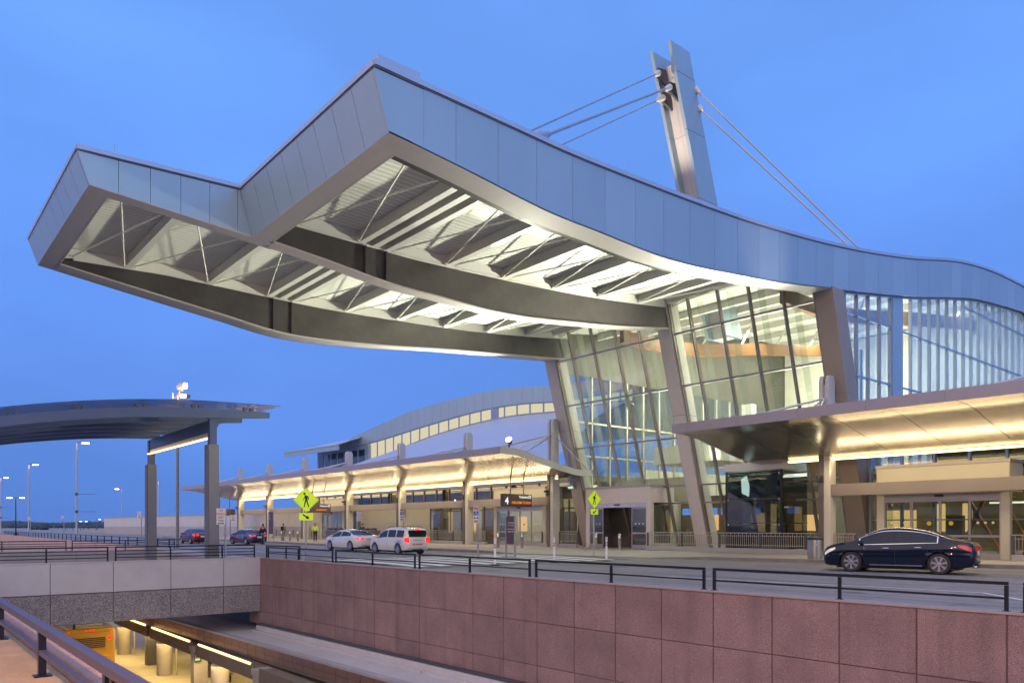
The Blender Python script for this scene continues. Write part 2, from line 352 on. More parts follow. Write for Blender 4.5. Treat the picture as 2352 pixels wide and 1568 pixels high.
for (x0, x1, y0, y1) in ((-3000,1.0,-400,3500),(1.0,400,420,3500),(400,3500,-400,3500),(31,400,150,420),(78,400,-400,150)):
    m.add([(x0,y0,-.03),(x1,y0,-.03),(x1,y1,-.03),(x0,y1,-.03)], [(0,1,2,3)])
struct(m.build('far_ground', GROUND))
# pavement with real kerb step, dropping to road level at the crossing
pts = smooth_tab(CURB, 5); yy = [p[1] for p in pts]
def hk(y):
    if 24.5 < y < 34.5: return .035
    if y <= 24.5: return min(.15, .035+(24.5-y)*.06)
    return min(.15, .035+(y-34.5)*.06)
m = MB(); pr = [p for p in pts if p[1] <= 110]
m.grid([[(x+.16, y, hk(y)) for x, y in pr], [(x+1.6, y, hk(y)*.2+.12) for x, y in pr], [(39.2, y, .15) for x, y in pr]])
struct(m.build('pavement', SIDEM))
m = MB(); sec = [[(x, y, -.02) for x, y in pr], [(x+.02, y, hk(y)-.02) for x, y in pr], [(x+.05, y, hk(y)+.002) for x, y in pr], [(x+.19, y, hk(y)+.004) for x, y in pr]]
m.grid(sec); struct(m.build('kerb', mat('kerb_stone',(.19,.18,.175),.9,var=.25,vscale=1.5,bump=.3)))
m = MB()
for y in range(-8, 100, 2):
    m.box(cx(CURB, y)+.25, 37, y, y+.02, .1505, .1535)
struct(m.build('pavement_joints', SEAM))
m = MB()
def line(pts, w, z=.006):
    for (x0, y0), (x1, y1) in zip(pts, pts[1:]):
        d = V3((x1-x0, y1-y0, 0)).normalized(); n = V3((-d.y, d.x, 0))*w/2
        m.add([(x0-n.x,y0-n.y,z),(x1-n.x,y1-n.y,z),(x1+n.x,y1+n.y,z),(x0+n.x,y0+n.y,z)], [(0,1,2,3)])
p = [on(px, py, z=0)[:2] for px, py in ((2352,1378),(2258,1361),(2000,1346.5),(1780,1337),(1500,1322),(1230,1309))]
line(p, .10)
a = on(1853,1318.5, z=0); b = on(2053,1326, z=0); line([a[:2], b[:2]], .11)
line([(18.9,34),(18.6,45),(19.3,60),(20,90)], .1)
line([(22.6,52),(22.9,60)], .1); line([(23,68),(23.4,80)], .1)
struct(m.build('lane_markings', PAINT))
m = MB()                       # zebra crossing on a gentle raised table
for k in range(11):
    x0 = 16.3+k*1.15
    if x0+.6 > 28.3: break
    rowa = []; rowb = []
    for j in range(13):
        y = 25.2+8.6*j/12+(x0-16)*-.03
        z = .012+.05*sin(pi*min(1, max(0, (y-25)/9)))
        rowa.append((x0, y, z)); rowb.append((x0+.62, y, z))
    m.grid([rowa, rowb])
struct(m.build('crosswalk_stripes', PAINT))
m = MB(); g = [[(x, 24.6+9.6*j/14, .006+.05*sin(pi*j/14)) for j in range(15)] for x in (15.9, 20, 24, 28.25)]; m.grid(g)
struct(m.build('raised_crossing', mat('asphalt_patch', (.13,.125,.12), .85, var=.15, vscale=.6, bump=.3)))
m = MB()
m.bar((15.9,24.5,.004),(29.8,24.0,.004), .05, .006)
for y in (8, 17, 46, 60): m.bar((16.4,y,.003),(cx(CURB,y),y,.003), .03, .005)
struct(m.build('road_joints', SEAM))
m = MB()                       # sealed cracks and a drain
rnd_ = random.Random(4)
for (x, y), (x2, y2) in (((19,3),(20.5,22)),((24.5,6),(26,21)),((21,40),(22.2,60)),((17,15),(31,16.5)),((17.5,52),(28,50))):
    pts_ = [(x+(x2-x)*k/14+rnd_.uniform(-.12,.12), y+(y2-y)*k/14+rnd_.uniform(-.12,.12), .004) for k in range(15)]
    for p, q in zip(pts_, pts_[1:]): m.bar(p, q, .035, .004)
struct(m.build('crack_seal', SEAM))
# ------------------------------------------------------------------ sunken roadway
def seg_frame(p, q):
    d = V3((q[0]-p[0], q[1]-p[1], 0)); ln = d.length; d.normalize(); return V3((p[0], p[1], 0)), d, V3((-d.y, d.x, 0)), ln
wall = thing('retaining_wall', 'rough reddish panelled retaining wall below the low black railings', 'wall', (16,15,-3.3))
m = MB(); mc = MB()
wp = [(16.45,-8),(14.91,39.1)]; o_, d_, n_, ln = seg_frame(*wp)
rowz = [(-3.32,-2.68),(-2.66,-1.35),(-1.33,-.02)]
w_ = 1.57; u = ln-1.2
ed = [ln]
while u > 0: ed.append(u); u -= w_
ed.append(0)
mb_ = MB()
mb_.add([tuple(o_+V3((0.03,0,-3.34))), tuple(o_+d_*ln+V3((0.03,0,-3.34))), tuple(o_+d_*ln+V3((.03,0,-.01))), tuple(o_+V3((.03,0,-.01))),
         tuple(o_+V3((.33,0,-3.34))), tuple(o_+d_*ln+V3((.33,0,-3.34))), tuple(o_+d_*ln+V3((.33,0,-.01))), tuple(o_+V3((.33,0,-.01)))],
        [(0,1,2,3),(7,6,5,4),(0,4,5,1),(1,5,6,2),(2,6,7,3),(3,7,4,0)])
mb_.build('joint_backing', mat('joint_dark', (.16,.10,.09), .95), wall)  # dark backing that shows through the panel joints
for k in range(len(ed)-1):
    a, b = ed[k+1]+.016, ed[k]-.016
    if b-a < .1: continue
    for z0, z1 in rowz:
        p0 = o_+d_*a; p1 = o_+d_*b; t = random.uniform(-.004,.004)
        q = [(p0.x+t,p0.y,z0),(p1.x+t,p1.y,z0),(p1.x+t,p1.y,z1),(p0.x+t,p0.y,z1)]
        m.k = random.randrange(3); m.prism(q, (.05,0,0))
wo = m.build('panel_face', REDWALLS, wall, bevel=.012)
m = MB(); p0 = o_; p1 = o_+d_*ln
m.prism([(p0.x-.03,p0.y,-.015),(p0.x+.42,p0.y,-.015),(p0.x+.42,p0.y,.035),(p0.x-.03,p0.y,.035)], tuple(p1-p0)); m.build('coping', WALLCOPE, wall, bevel=.01)
# ledge (roof of the lower kerbside) at the foot of the wall
led = thing('lower_canopy_ledge', 'pale concrete ledge with brown tiled edge along the foot of the reddish wall', 'ledge', (14,15,-4))
def along(y0, y1, prof):
    """profile of (offset from wall line, z) swept along the wall"""
    r = []
    for dx, z in prof: r.append([(14.95+1.5*(37.66-y)/45.66+dx, y, z) for y in (y0, y1)])
    return r
def sweepbox(mb, y0, y1, dx0, dx1, z0, z1):
    f = lambda y: 14.95+1.5*(37.66-y)/45.66
    mb.add([(f(y0)+dx0,y0,z0),(f(y0)+dx1,y0,z0),(f(y1)+dx1,y1,z0),(f(y1)+dx0,y1,z0),(f(y0)+dx0,y0,z1),(f(y0)+dx1,y0,z1),(f(y1)+dx1,y1,z1),(f(y1)+dx0,y1,z1)],
           [(3,2,1,0),(4,5,6,7),(0,1,5,4),(1,2,6,5),(2,3,7,6),(3,0,4,7)])
m = MB(); sweepbox(m, -8, 56, -1.93, .4, -3.75, -3.62); m.build('ledge_slab', CONC_LT, led)
m = MB(); sweepbox(m, -8, 56, -2.06, -1.70, -3.69, -3.60); m.build('edge_strip', CONC, led)
m = MB(); sweepbox(m, -8, 37.6, -.28, -.02, -3.62, -3.34)
y = -8
while y < 37: sweepbox(m, y, min(y+7.6, 37.5), -.50, -.285, -3.62, -3.54); y += 7.75
m.build('upstand', CONC_LT, led)
m = MB(); sweepbox(m, -8, 37.6, -.20, -.0, -3.33, -3.24); m.build('gutter_pipe', DKGREY, led)
m = MB(); sweepbox(m, -8, 56, -2.04, -1.90, -4.25, -3.70); m.build('edge_backing', GROUT, led)
m = MB(); y = -8
while y < 56:
    for z0, z1 in ((-4.245,-3.975),(-3.96,-3.695)): sweepbox(m, y+.01, y+.88, -2.075, -2.03, z0, z1)
    y += .9
m.build('tiles', TILE, led)
m = MB(); sweepbox(m, -8, 58, -1.9, 9.5, -4.40, -4.26); m.build('soffit', CONC, led)
m = MB(); m.grid([[(1.75,y,-6.95) for y in (-12,430)],[(11.0,y,-6.95) for y in (-12,430)]]); struct(m.build('lower_road', mat('lower_asphalt',(.10,.095,.09),.85,var=.15,vscale=.8)))
LOWC = mat('lower_pavement_mat',(.46,.42,.30),.8,var=.12,vscale=1.2)
m = MB(); m.box(11.0,26,-12,200,-7.2,-6.80); struct(m.build('lower_pavement', LOWC))
for k, yv in enumerate((27.6,36.8,45.9,55.0,64.1)):
    names = ['round concrete column nearest the camera under the tiled ledge','round concrete column right beside the square pier with the green plate','round concrete column standing alone in the middle of the lower pavement','round concrete column beside the yellow bus','round concrete column behind the yellow bus']
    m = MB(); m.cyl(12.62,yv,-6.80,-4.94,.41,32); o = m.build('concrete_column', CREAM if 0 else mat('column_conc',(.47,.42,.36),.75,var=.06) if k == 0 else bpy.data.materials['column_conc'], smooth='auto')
    tag(o, names[k], 'column', 'round columns of the lower level')
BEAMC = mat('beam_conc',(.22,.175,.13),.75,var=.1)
for k, (ya, yb) in enumerate(((23.3,31.5),(32.1,39.8),(40.4,48.2),(48.8,57))):
    lb = ['nearest concrete beam of the lower level','beam with a bright yellow light strip ending at the square pier','beam with a light strip half hidden below the bridge','beam of the lower level far under the bridge'][k]
    t = thing('lit_beam', lb, 'beam', (12.3,(ya+yb)/2,-5.3), group='lit beams of the lower level')
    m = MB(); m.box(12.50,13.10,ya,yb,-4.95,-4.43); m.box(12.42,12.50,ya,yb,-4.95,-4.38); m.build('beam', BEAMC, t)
    n = 0 if k == 0 else 3
    for j in range(n):
        a = ya+.5+j*(yb-ya-.8)/n; b = a+(yb-ya-.8)/n-.12
        m = MB(); m.tube([(12.44,a,-4.31),(12.44,b,-4.31)], .045, 8); m.build('light_tube', STRIP2, t)
        m = MB(); m.box(12.505,12.6,a,b,-4.42,-4.28); m.build('light_housing', GALV, t)
for k, yv in enumerate((31.8,40.1)):
    t = thing('square_pier', ['plain square concrete pier at the end of the light strips','square concrete pier carrying a small numbered green plate'][k], 'pier', (12.3,yv,-6.8), group='square piers of the lower level')
    m = MB(); m.box(12.35,13.05,yv-.26,yv+.26,-6.8,-4.72); m.build('pier_shaft', bpy.data.materials['column_conc'], t, bevel=.02)
    m = MB(); m.box(12.3,13.10,yv-.30,yv+.30,-4.72,-4.44); m.build('pier_cap', bpy.data.materials['column_conc'], t, bevel=.02)
    if k == 1:
        m = MB(); m.box(12.36,12.70,yv-.345,yv-.32,-5.25,-4.75); m.build('number_plate', mat('sign_green',(.02,.14,.06),.5), t)
        m = MB(); m.box(12.39,12.61,yv-.36,yv-.347,-5.15,-4.82); m.build('white_panel', SIGNW, t)
        text_mesh('39', .22, BLACK, t, (12.40,yv-.366,-5.08), (1,0,0), (0,0,1))
m = MB()
for yv in (45.3,54.4): m.cyl(13.1,yv,-6.8,-4.94,.05,10)
for o_, l_ in zip(m.each('drain_pipe', bpy.data.materials['column_conc']), ('thin drain pipe beside the middle round lower column','thin drain pipe beside the round column near the bus')): tag(o_, l_, 'pipe', 'drain pipes of the lower level')
# fence, benches, bin below
t = thing('mesh_fence', 'dark slatted fence along the back of the lower pavement', 'fence', (17.5,40,-6.8))
m = MB(); y = 20.
while y < 70: m.box(17.5,17.53,y,y+.05,-6.7,-4.7); y += .11
m.build('pickets', DKGREY, t)
m = MB()
for y in range(20,71,2): m.box(17.45,17.55,y,y+.1,-6.8,-5.0)
m.box(17.54,17.58,20,70,-6.6,-6.52); m.box(17.54,17.58,20,70,-5.3,-5.22); m.build('fence_frame', DKGREY, t)
def bench(x, y, label):
    t = thing('slatted_bench', label, 'bench', (x,y,-6.8), group='benches on the lower pavement')
    m = MB()
    for k in range(5): m.box(x-.25+k*.1,x-.17+k*.1,y-.75,y+.75,-6.38,-6.35)
    m.build('seat', STEEL, t)
    m = MB()
    for k in range(5): m.box(x+.27+k*.03,x+.29+k*.03,y-.75,y+.75,-6.28+k*.09,-6.21+k*.09)
    m.build('backrest', STEEL, t)
    for s in (-1,1):
        m = MB(); m.box(x-.15,x+.2,y+s*.5-.06,y+s*.5+.06,-6.8,-6.38); m.build('leg', DKGREY, t)
bench(14.6,42.0,'slatted metal bench nearer the camera beside the lower bin'); bench(14.9,45.6,'slatted metal bench just behind the lower bin')
def bin_(name, x, y, z, label, r=.3, h=.95, steel=STEEL):
    t = thing(name, label, 'bin', (x,y,z))
    m = MB(); m.lathe([(r*.93,0),(r*.93,.06),(r,.07),(r,h*.86)], (x,y,z), 28); m.build('drum', steel, t, smooth='auto')
    m = MB(); m.lathe([(r*1.03,h*.86),(r*1.05,h*.89),(r*.98,h*.95),(r*.55,h),(.02,h+.01)], (x,y,z), 28); m.build('lid', BLACK, t, smooth='auto')
bin_('litter_bin', 14.2, 43.7, -6.8, 'steel litter bin between the two lower benches', .3, .95)
# ------------------------------------------------------------------ bridges across the sunken road
def rail(name, p, q, label, h=.52, bars=(.24,), posts=None, base=.035, group='low black railings on the retaining wall', w=.06, cat='railing'):
    t = thing(name, label, cat, (p[0],p[1],base), group=group)
    P0 = V3((p[0],p[1],0)); P1 = V3((q[0],q[1],0)); d = (P1-P0); ln = d.length; d.normalize()
    z = V3((0,0,1))
    m = MB(); m.bar(P0+z*(base+h), P1+z*(base+h), w, w*1.05); m.build('top_rail', BLACKMET, t, bevel=.004)
    for b in bars:
        m = MB(); m.bar(P0+z*(base+b)+d*.03, P1+z*(base+b)-d*.03, w*.6, w*.7); m.build('rail', BLACKMET, t)
    for s in (posts or (0,.5,1)):
        c = P0+d*(ln*s if 0 < s < 1 else (w/2 if s == 0 else ln-w/2))
        m = MB(); m.cbox((c.x,c.y,base+h/2-.02),(w,w,h-.035)); m.cbox((c.x,c.y,base+.006),(w*2,w*2,.012)); m.build('post', BLACKMET, t)
    return t
wl = lambda y: 14.95+1.5*(37.66-y)/45.66+.16
cuts = [-1.5, 4.85, 11.45, 17.85, 24.15, 30.45, 37.3]
rl = ['railing section at the right edge of the photo','longest railing section in front of the black sedan','railing section in front of the delineator post by the doors','railing section in front of the zebra crossing','railing section before the two white cars','railing section between the crosswalk sign and the corner']
for k in range(6):
    a, b = cuts[k]+.12, cuts[k+1]-.12
    rail('low_railing', (wl(a),a), (wl(b),b), rl[k]+', two black bars')
def bridge(name, y0, y1, x0, x1, label):
    t = thing(name, label, 'bridge', ((x0+x1)/2, y0, -2.66))
    m = MB(); m.box(x0,x1,y0+.12,y1,-2.66,-.03); m.build('deck', CONC, t)
    js = [x1-.02]; xx = 13.1 if y0 < 50 else x1-3.
    while xx > x0: js.append(xx); xx -= 2.45
    js.append(x0)
    for k in range(len(js)-1):
        m = MB(); m.box(js[k+1]+.012,js[k]-.012,y0,y0+.115,-1.32,-.005); m.build('smooth_panel', CONC_LT, t, bevel=.01)
        m = MB(); m.box(js[k+1]+.012,js[k]-.012,y0+.012,y0+.115,-2.655,-1.36); m.build('aggregate_panel', AGG, t, bevel=.01)
    m = MB(); m.box(x0,x1-.01,y0-.02,y0+.35,-.003,.04); m.build('coping', CONC_LT, t, bevel=.008)
    return t
bridge('front_bridge', 37.7, 39.2, -12, 14.97, 'pale concrete bridge with dark pebbled lower band crossing the sunken road')
t = thing('rear_bridge', 'tan concrete bridge wall behind the front railings', 'bridge', (2,57.2,-2))
m = MB(); m.box(-30,16.55,57.2,58.6,-2.6,-.01)
m.build('deck', mat('tan_concrete',(.42,.36,.32),.85,var=.08,bump=.2), t)
m = MB()
for x in (-4,3.1,10.2): m.box(x,x+.03,57.19,57.2,-2.6,-.01)
m.build('joint_line', SEAM, t)
m = MB(); m.box(-30,13.2,39.3,57.1,-1.55,-1.3); struct(m.build('lower_roof', CONC))
m = MB(); m.prism([(13.0,39.25,-1.6),(15.2,39.25,-1.6),(16.8,57.15,-1.6),(15.0,57.15,-1.6)], (0,0,1.595)); struct(m.build('road_edge_slab', bpy.data.materials['tan_concrete']))
b4 = (.16,.31,.46)
rail('bridge_railing', (8.32,37.95), (14.75,37.95), 'four bar black railing on the front bridge near the wall corner', .63, b4, posts=(0,.37,.745,1), base=.04, group='four bar railings of the bridges')
rail('bridge_railing', (-4,37.95), (8.05,37.95), 'four bar black railing at the left end of the front bridge', .63, b4, posts=(0,.4,.8,1), base=.04, group='four bar railings of the bridges')
rail('bridge_railing', (10.0,57.5), (16.5,57.5), 'four bar railing on the rear bridge right of the gap', .63, b4, base=0, group='four bar railings of the bridges')
rail('bridge_railing', (-4,57.5), (9.7,57.5), 'four bar railing on the rear bridge left of the gap', .63, b4, posts=(0,.37,.74,1), base=0, group='four bar railings of the bridges')
rail('end_railing', (15.12,37.4), (15.6,34.5), 'short doubled railing stub at the corner of bridge and wall', .60, (.3,), posts=(0,.6,1), group='low black railings on the retaining wall')
# wall beyond the bridges
t = thing('far_ramp_wall', 'long pinkish ramp wall beyond the bridges', 'wall', (17,110,-3))
m = MB(); mc = MB()
for (a, b), (c, d) in zip(WALL[5:9], WALL[6:10]):
    m.prism([(a,b+ (1.5 if b < 58 else 0),-7),(c,d,-7),(c,d,-.005),(a,b+(1.5 if b < 58 else 0),-.005)], (.35,0,0))
m.build('wall_face', mat('pink_concrete', (.40,.27,.25), .9, var=.14, vscale=.5, bump=.4), t)
t = thing('ramp_railing', 'long two bar railing running away along the far ramp wall', 'railing', (17,110,0))
Wf = WALL[5:9]
m = MB(); m2_ = MB()
for (a, b), (c, d) in zip(Wf, Wf[1:]):
    m.bar((a+.2,b,.66),(c+.2,d,.66),.07,.06); m2_.bar((a+.2,b,.32),(c+.2,d,.32),.04,.05)
m.build('top_rail', BLACKMET, t); m2_.build('rail', BLACKMET, t)
y = 60.
while y < 186:
    x = cx(WALL, y)+.2; m = MB(); m.box(x-.04,x+.04,y-.04,y+.04,0,.66); m.build('post', BLACKMET, t); y += 3.1
# near parapet where the camera stands
par = thing('near_parapet', 'rough tan parapet lit orange in the bottom left corner', 'parapet', (1.2,8,0))
m = MB(); m.box(.82,1.42,-6,40,-7,.165); m.build('parapet_wall', TAN, par, bevel=.02)
m = MB(); m.box(1.48,1.74,-6,40,-7,.26); m.build('outer_lip', mat('pink_stucco',(.46,.30,.25),.95,var=.12,vscale=3,bump=1,bscale=45,var2=(70,.25)), par, bevel=.02)
m = MB(); m.box(1.42,1.48,-6,40,-7,.06); m.build('gutter', mat('gutter_grey',(.10,.14,.20),.5,var=.3,vscale=3), par)
m = MB(); m.box(-.6,.815,-6,40,-7,.10); m.build('inner_step', TAN, par, bevel=.02)
nr = thing('near_railing', 'close purple grey two bar railing crossing the bottom left corner', 'railing', (1.2,8,.16))
NR = mat('near_rail_paint', (.085,.075,.115), .42, .25, var=.12, vscale=5, bump=.15, bscale=90)
m = MB(); m.box(1.20,1.285,-2,40,.60,.675); m.build('top_rail', NR, nr, bevel=.008)
m = MB(); m.box(1.212,1.272,-2,40,.375,.425); m.build('rail', NR, nr, bevel=.006)
for y in (2.6,5.65,5.85,8.6,11.75,11.95,14.9,18,21,24,27,30,33,36,39):
    m = MB(); m.box(1.21,1.275,y-.035,y+.035,.17,.60); m.box(1.17,1.32,y-.07,y+.07,.166,.18); m.build('post', BLACKMET, nr)
# ------------------------------------------------------------------ terminal: cantilevered roof hall
YR, YM, YL = 18.6, 28.8, 39.2
def tabY(y, pts):
    return [(q[0], q[2]) for q in (on(px, py, y=y) for px, py in pts)]
ZBR = smooth_tab(tabY(YR, [(895,305),(1080,396),(1255,485),(1380,535),(1500,583),(1600,612),(1700,632),(1800,650),(1914,663),(2000,672),(2100,681),(2200,683),(2260,690),(2352,716)]), 4)
ZTR = smooth_tab(tabY(YR, [(860,143),(950,185),(1060,235),(1180,290),(1300,345),(1400,386),(1500,425),(1600,463),(1700,499),(1800,530),(1900,557),(2000,578),(2100,592),(2200,599),(2280,622),(2352,657)]), 4)
xk = ZTR[-1][0]
ZTR += [(xk+4, ZTR[-1][1]-.9), (xk+9, ZTR[-1][1]-2.4)]; ZBR += [(xk+4, ZBR[-1][1]-.9), (xk+9, ZBR[-1][1]-2.2)]
ZBL = smooth_tab([(5.55,13.1),(9,12.6),(13,12.05),(16.6,11.6),(21,11.8),(26,12.3),(31,12.7),(36.5,13.1)], 4)
zbR = lambda x: lerp_tab(ZBR, x) if x > ZBR[0][0] else ZBR[0][1]+(ZBR[0][0]-x)*.075
ztR = lambda x: lerp_tab(ZTR, x) if x > ZTR[0][0] else ZTR[0][1]-.04*(ZTR[0][0]-x)
def zb(x, y):
    r = zbR(x)
    if x < 37: r = r+(lerp_tab(ZBL, x)-r)*max(0, (y-YM)/(YL-YM))
    return r
zt = lambda x, y=0: ztR(x)
XF1, XF2, XE = 11.05, 5.5, 78.0
term = thing('terminal_building', 'airport terminal hall with zigzag cantilevered silver roof and raked glass front', 'terminal', (40,29,0))
xs1 = [XF1+.0]+[x/2 for x in range(23, 156)]
# roof skin (top)
m = MB()
m.grid([[(x, y, zt(x)-.02) for x in [XF1-.4]+xs1[1:]] for y in (YR+.12, YM)], thick=(0,0,-.12))
m.grid([[(x, y, zt(x)-.02) for x in [XF2-.35]+[x/2 for x in range(11, 156)]] for y in (YM, YL-.12)], thick=(0,0,-.12))
roof = m.build('roof', ROOFTOP, term)
# deck seen from below
m = MB()
m.grid([[(x, y, zt(x)-.42) for x in [XF1-.3]+xs1[1:]] for y in (YR+.2, YM)])
m.grid([[(x, y, zt(x)-.42) for x in [XF2-.2]+[x/2 for x in range(11, 156)]] for y in (YM, YL-.2)])
m.build('deck_underside', DECK, roof, smooth=True)
def fascia_strip(y0, y1, xs, name='fascia_panel'):
    """vertical panelled strip along x, split into panels with real gaps"""
    m = MB()
    for a, b in zip(xs, xs[1:]):
        seg = [a+.007]+[v for v in [a+(b-a)*k/4 for k in (1,2,3)]]+[b-.007]
        m.k = random.randrange(3); m.grid([[(x, y0, zb(x, y0)) for x in seg], [(x, y0, zt(x)-.12) for x in seg]], thick=(0, y1-y0, 0))
    return m.build(name, PANELS, roof)
pan = [XF1-.02, 12.2, 13.35]; x = 13.35
while x < XE-1.6: x += 1.62; pan.append(x)
# first panel is cut obliquely to follow the leaning front edge
m = MB(); seg = [0,.25,.5,.75,1]
lean = -.47
m.grid([[(XF1+lean*0+(12.2-XF1)*s-.0, YR, zb(XF1+(12.2-XF1)*s, YR)) for s in seg], [(XF1+lean+(12.2-XF1-lean)*s, YR, zt(XF1)-.14+(zt(12.2)-zt(XF1))*s) for s in seg]], thick=(0,.1,0))
m.build('fascia_panel', PANEL, roof)
fascia_strip(YR, YR+.1, pan[1:])
m = MB(); m.grid([[(x, YR+.06, zb(x, YR)+.10) for x in xs1], [(x, YR+.06, zt(x)-.16) for x in xs1]], thick=(0,.08,0)); m.build('fascia_backing', SEAM, roof)
# front fascia of the right bay, leaning outwards
def front(x0, ya, yb, dl, n):
    st = (yb-ya)/n
    for k in range(n):
        a = ya+k*st+.01; b = ya+(k+1)*st-.01
        m = MB(); m.grid([[(x0, a, zb(x0, a)), (x0+dl, a, zt(x0)-.14)], [(x0, b, zb(x0, b)), (x0+dl, b, zt(x0)-.14)]], thick=(.08,0,0)); m.build('front_panel', PANEL, roof)
    m = MB(); m.grid([[(x0+.05, ya, zb(x0, ya)+.02), (x0+dl+.05, ya, zt(x0)-.15)], [(x0+.05, yb, zb(x0, yb)+.02), (x0+dl+.05, yb, zt(x0)-.15)]], thick=(.08,0,0)); m.build('front_backing', SEAM, roof)
front(XF1, YR+.1, YM-.12, lean, 8)
front(XF2, YM-.0, YL, -.35, 8)
# inner side of the projecting left bay
m = MB(); xs = [XF2]+[XF2+.9+1.02*k for k in range(5)]+[XF1]
for k, (a, b) in enumerate(zip(xs, xs[1:])):
    ta = -.35 if k == 0 else 0; tb = lean if k == len(xs)-2 else 0
    m.grid([[(a+.008, YM-.12, zb(a, YM)), (a+.008+ta, YM-.12, zt(a)-.14)], [(b-.008, YM-.12, zb(b, YM)), (b-.008+tb, YM-.12, zt(b)-.14)]], thick=(0,.1,0))
m.build('side_panel', PANEL, roof)
m = MB(); m.grid([[(x, YL-.1, zb(x, YL)) for x in [XF2]+[x/2 for x in range(12, 80)]], [(x, YL-.1, zt(x)-.14) for x in [XF2]+[x/2 for x in range(12, 80)]]], thick=(0,.12,0)); m.build('far_fascia', PANEL, roof)
# coping with shadow gap
def coping(pts):
    m = MB(); g = MB()
    for p, q in zip(pts, pts[1:]):
        m.bar((p[0],p[1],p[2]+.0), (q[0],q[1],q[2]), .30, .15); g.bar((p[0],p[1],p[2]-.095), (q[0],q[1],q[2]-.095), .20, .035)
    m.build('coping', COPE, roof); g.build('shadow_gap', SEAM, roof)
coping([(x, YR+.08, zt(x)) for x in [XF1+lean]+xs1[1:]])
coping([(XF1+lean+.11, YR, zt(XF1)), (XF1+lean+.11, YM-.1, zt(XF1))])
coping([(x, YM-.03, zt(x)) for x in (XF2-.35, 7, 8.5, 10, XF1+lean)])
coping([(XF2-.35+.11, YM-.1, zt(XF2)), (XF2-.35+.11, YL, zt(XF2))])
coping([(x, YL-.08, zt(x)) for x in [XF2-.35]+[x/2 for x in range(12, 156)]])
m = MB(); m.box(10.7, 12.1, YR+.02, YR+2.6, zt(11)+.02, zt(11)+.30); m.build('parapet_block', COPE, roof)
# lightning rods
m = MB()
for x, y in ((6.3,YM),(11.6,YR+.2),(21,YR+.1),(28,YR+.1),(37,YR+.1),(45,YR+.1),(49,YR+.1),(54,YR+.1)): m.tube([(x,y,zt(x)),(x,y,zt(x)+.45)], .012, 5)
m.each('lightning_rod', GALV, roof)
# soffit rims
def rim(pts_a, pts_b, name='soffit_rim', mt=SOFFIT):
    m = MB(); m.grid([pts_a, pts_b], thick=(0,0,.05)); return m.build(name, mt, roof)
xr = [XF1]+[x/2 for x in range(23, 73)]
rim([(x, YR, zb(x, YR)-.012) for x in xr], [(x, YR+.95, zb(x, YR)) for x in xr])
rim([(XF1, y, zb(XF1, y)-.010) for y in (YR, 22, 26, YM)], [(XF1+.75, y, zb(XF1+.75, y)) for y in (YR, 22, 26, YM)])
xm_ = [XF2+.25*k for k in range(27)]
xl = [XF2]+[x/2 for x in range(12, 74)]
rim([(x, YL-.95, zb(x, YL)) for x in xl], [(x, YL, zb(x, YL)) for x in xl])
rim([(XF2, y, zb(XF2, y)) for y in (YM-.1, 32, 36, YL)], [(XF2+.7, y, zb(XF2+.7, y)) for y in (YM-.1, 32, 36, YL)])
rim([(x, YM-.13, zb(x, YM)-.02) for x in xm_], [(x, YM+.5, zb(x, YM)) for x in xm_])
# upstands inside the rims
m = MB(); m.grid([[(x, YR+.95, zb(x, YR)) for x in xr], [(x, YR+.95, zb(x, YR)+.32) for x in xr]], thick=(0,-.05,0)); m.build('rim_upstand', GIRDER, roof)
rim([(x, YR+.95, zb(x, YR)+.09) for x in xr], [(x, YR+1.32, zb(x, YR)+.09) for x in xr], 'dark_edge_beam', GIRDER)
m = MB(); m.grid([[(XF1+.75, y, zb(XF1+.75, y)) for y in (YR+.95, 24, YM-.3)], [(XF1+.75, y, zb(XF1+.75, y)+.4) for y in (YR+.95, 24, YM-.3)]], thick=(-.05,0,0))
m.grid([[(XF2+.7, y, zb(XF2+.7, y)) for y in (YM+.5, 34, YL-.9)], [(XF2+.7, y, zb(XF2+.7, y)+.3) for y in (YM+.5, 34, YL-.9)]], thick=(-.05,0,0)); m.build('front_upstand', SOFFIT, roof)
# inner face closing front of trough (upper part)
m = MB(); m.grid([[(XF1+.5, y, zb(XF1, y)+.05), (XF1+.1, y, zt(XF1)-.45)] for y in (YR+.3, YM)][0:2], thick=(.05,0,0))
m.grid([[(XF2+.5, y, zb(XF2, y)+.05), (XF2+.1, y, zt(XF2)-.45)] for y in (YM, YL-.2)], thick=(.05,0,0)); m.build('inner_closure', SOFFIT, roof)
# girders
def girder(y0, y1, x0, x1, name_lab, top_off=.95):
    t = None; xs = [x0+(x1-x0)*k/60 for k in range(61)]
    ztop = lambda x: zt(x)-top_off
    m = MB(); m.grid([[(x, y0+.12, zb(x, (y0+y1)/2)+.06) for x in xs], [(x, y0+.12, max(ztop(x), zb(x,(y0+y1)/2)+.1)) for x in xs]], thick=(0, y1-y0-.24, 0)); g = m.build('girder', GIRDER, roof, label=name_lab)
    m = MB(); m.grid([[(x, y0, zb(x, (y0+y1)/2)-.02) for x in xs], [(x, y1, zb(x, (y0+y1)/2)-.02) for x in xs]], thick=(0,0,.07)); m.build('girder_flange', GIRD_FL, roof)
    m = MB(); m.grid([[(x, y0+.05, ztop(x)) for x in xs[1:]], [(x, y1-.05, ztop(x)) for x in xs[1:]]], thick=(0,0,.06))
    m.grid([[(x, y0+.08, ztop(x)+.06) for x in xs], [(x, y0+.08, zt(x)-.44) for x in xs]], thick=(0,.1,0)); m.build('girder_closure', PURLIN, roof)
    m = MB()
    for x in (15.75, 16.75): m.box(x, x+.05, y0-.03, y0+.14, zb(x, y0)+.05, ztop(x)-.02)
    m.each('stiffener', GIRDER, roof)
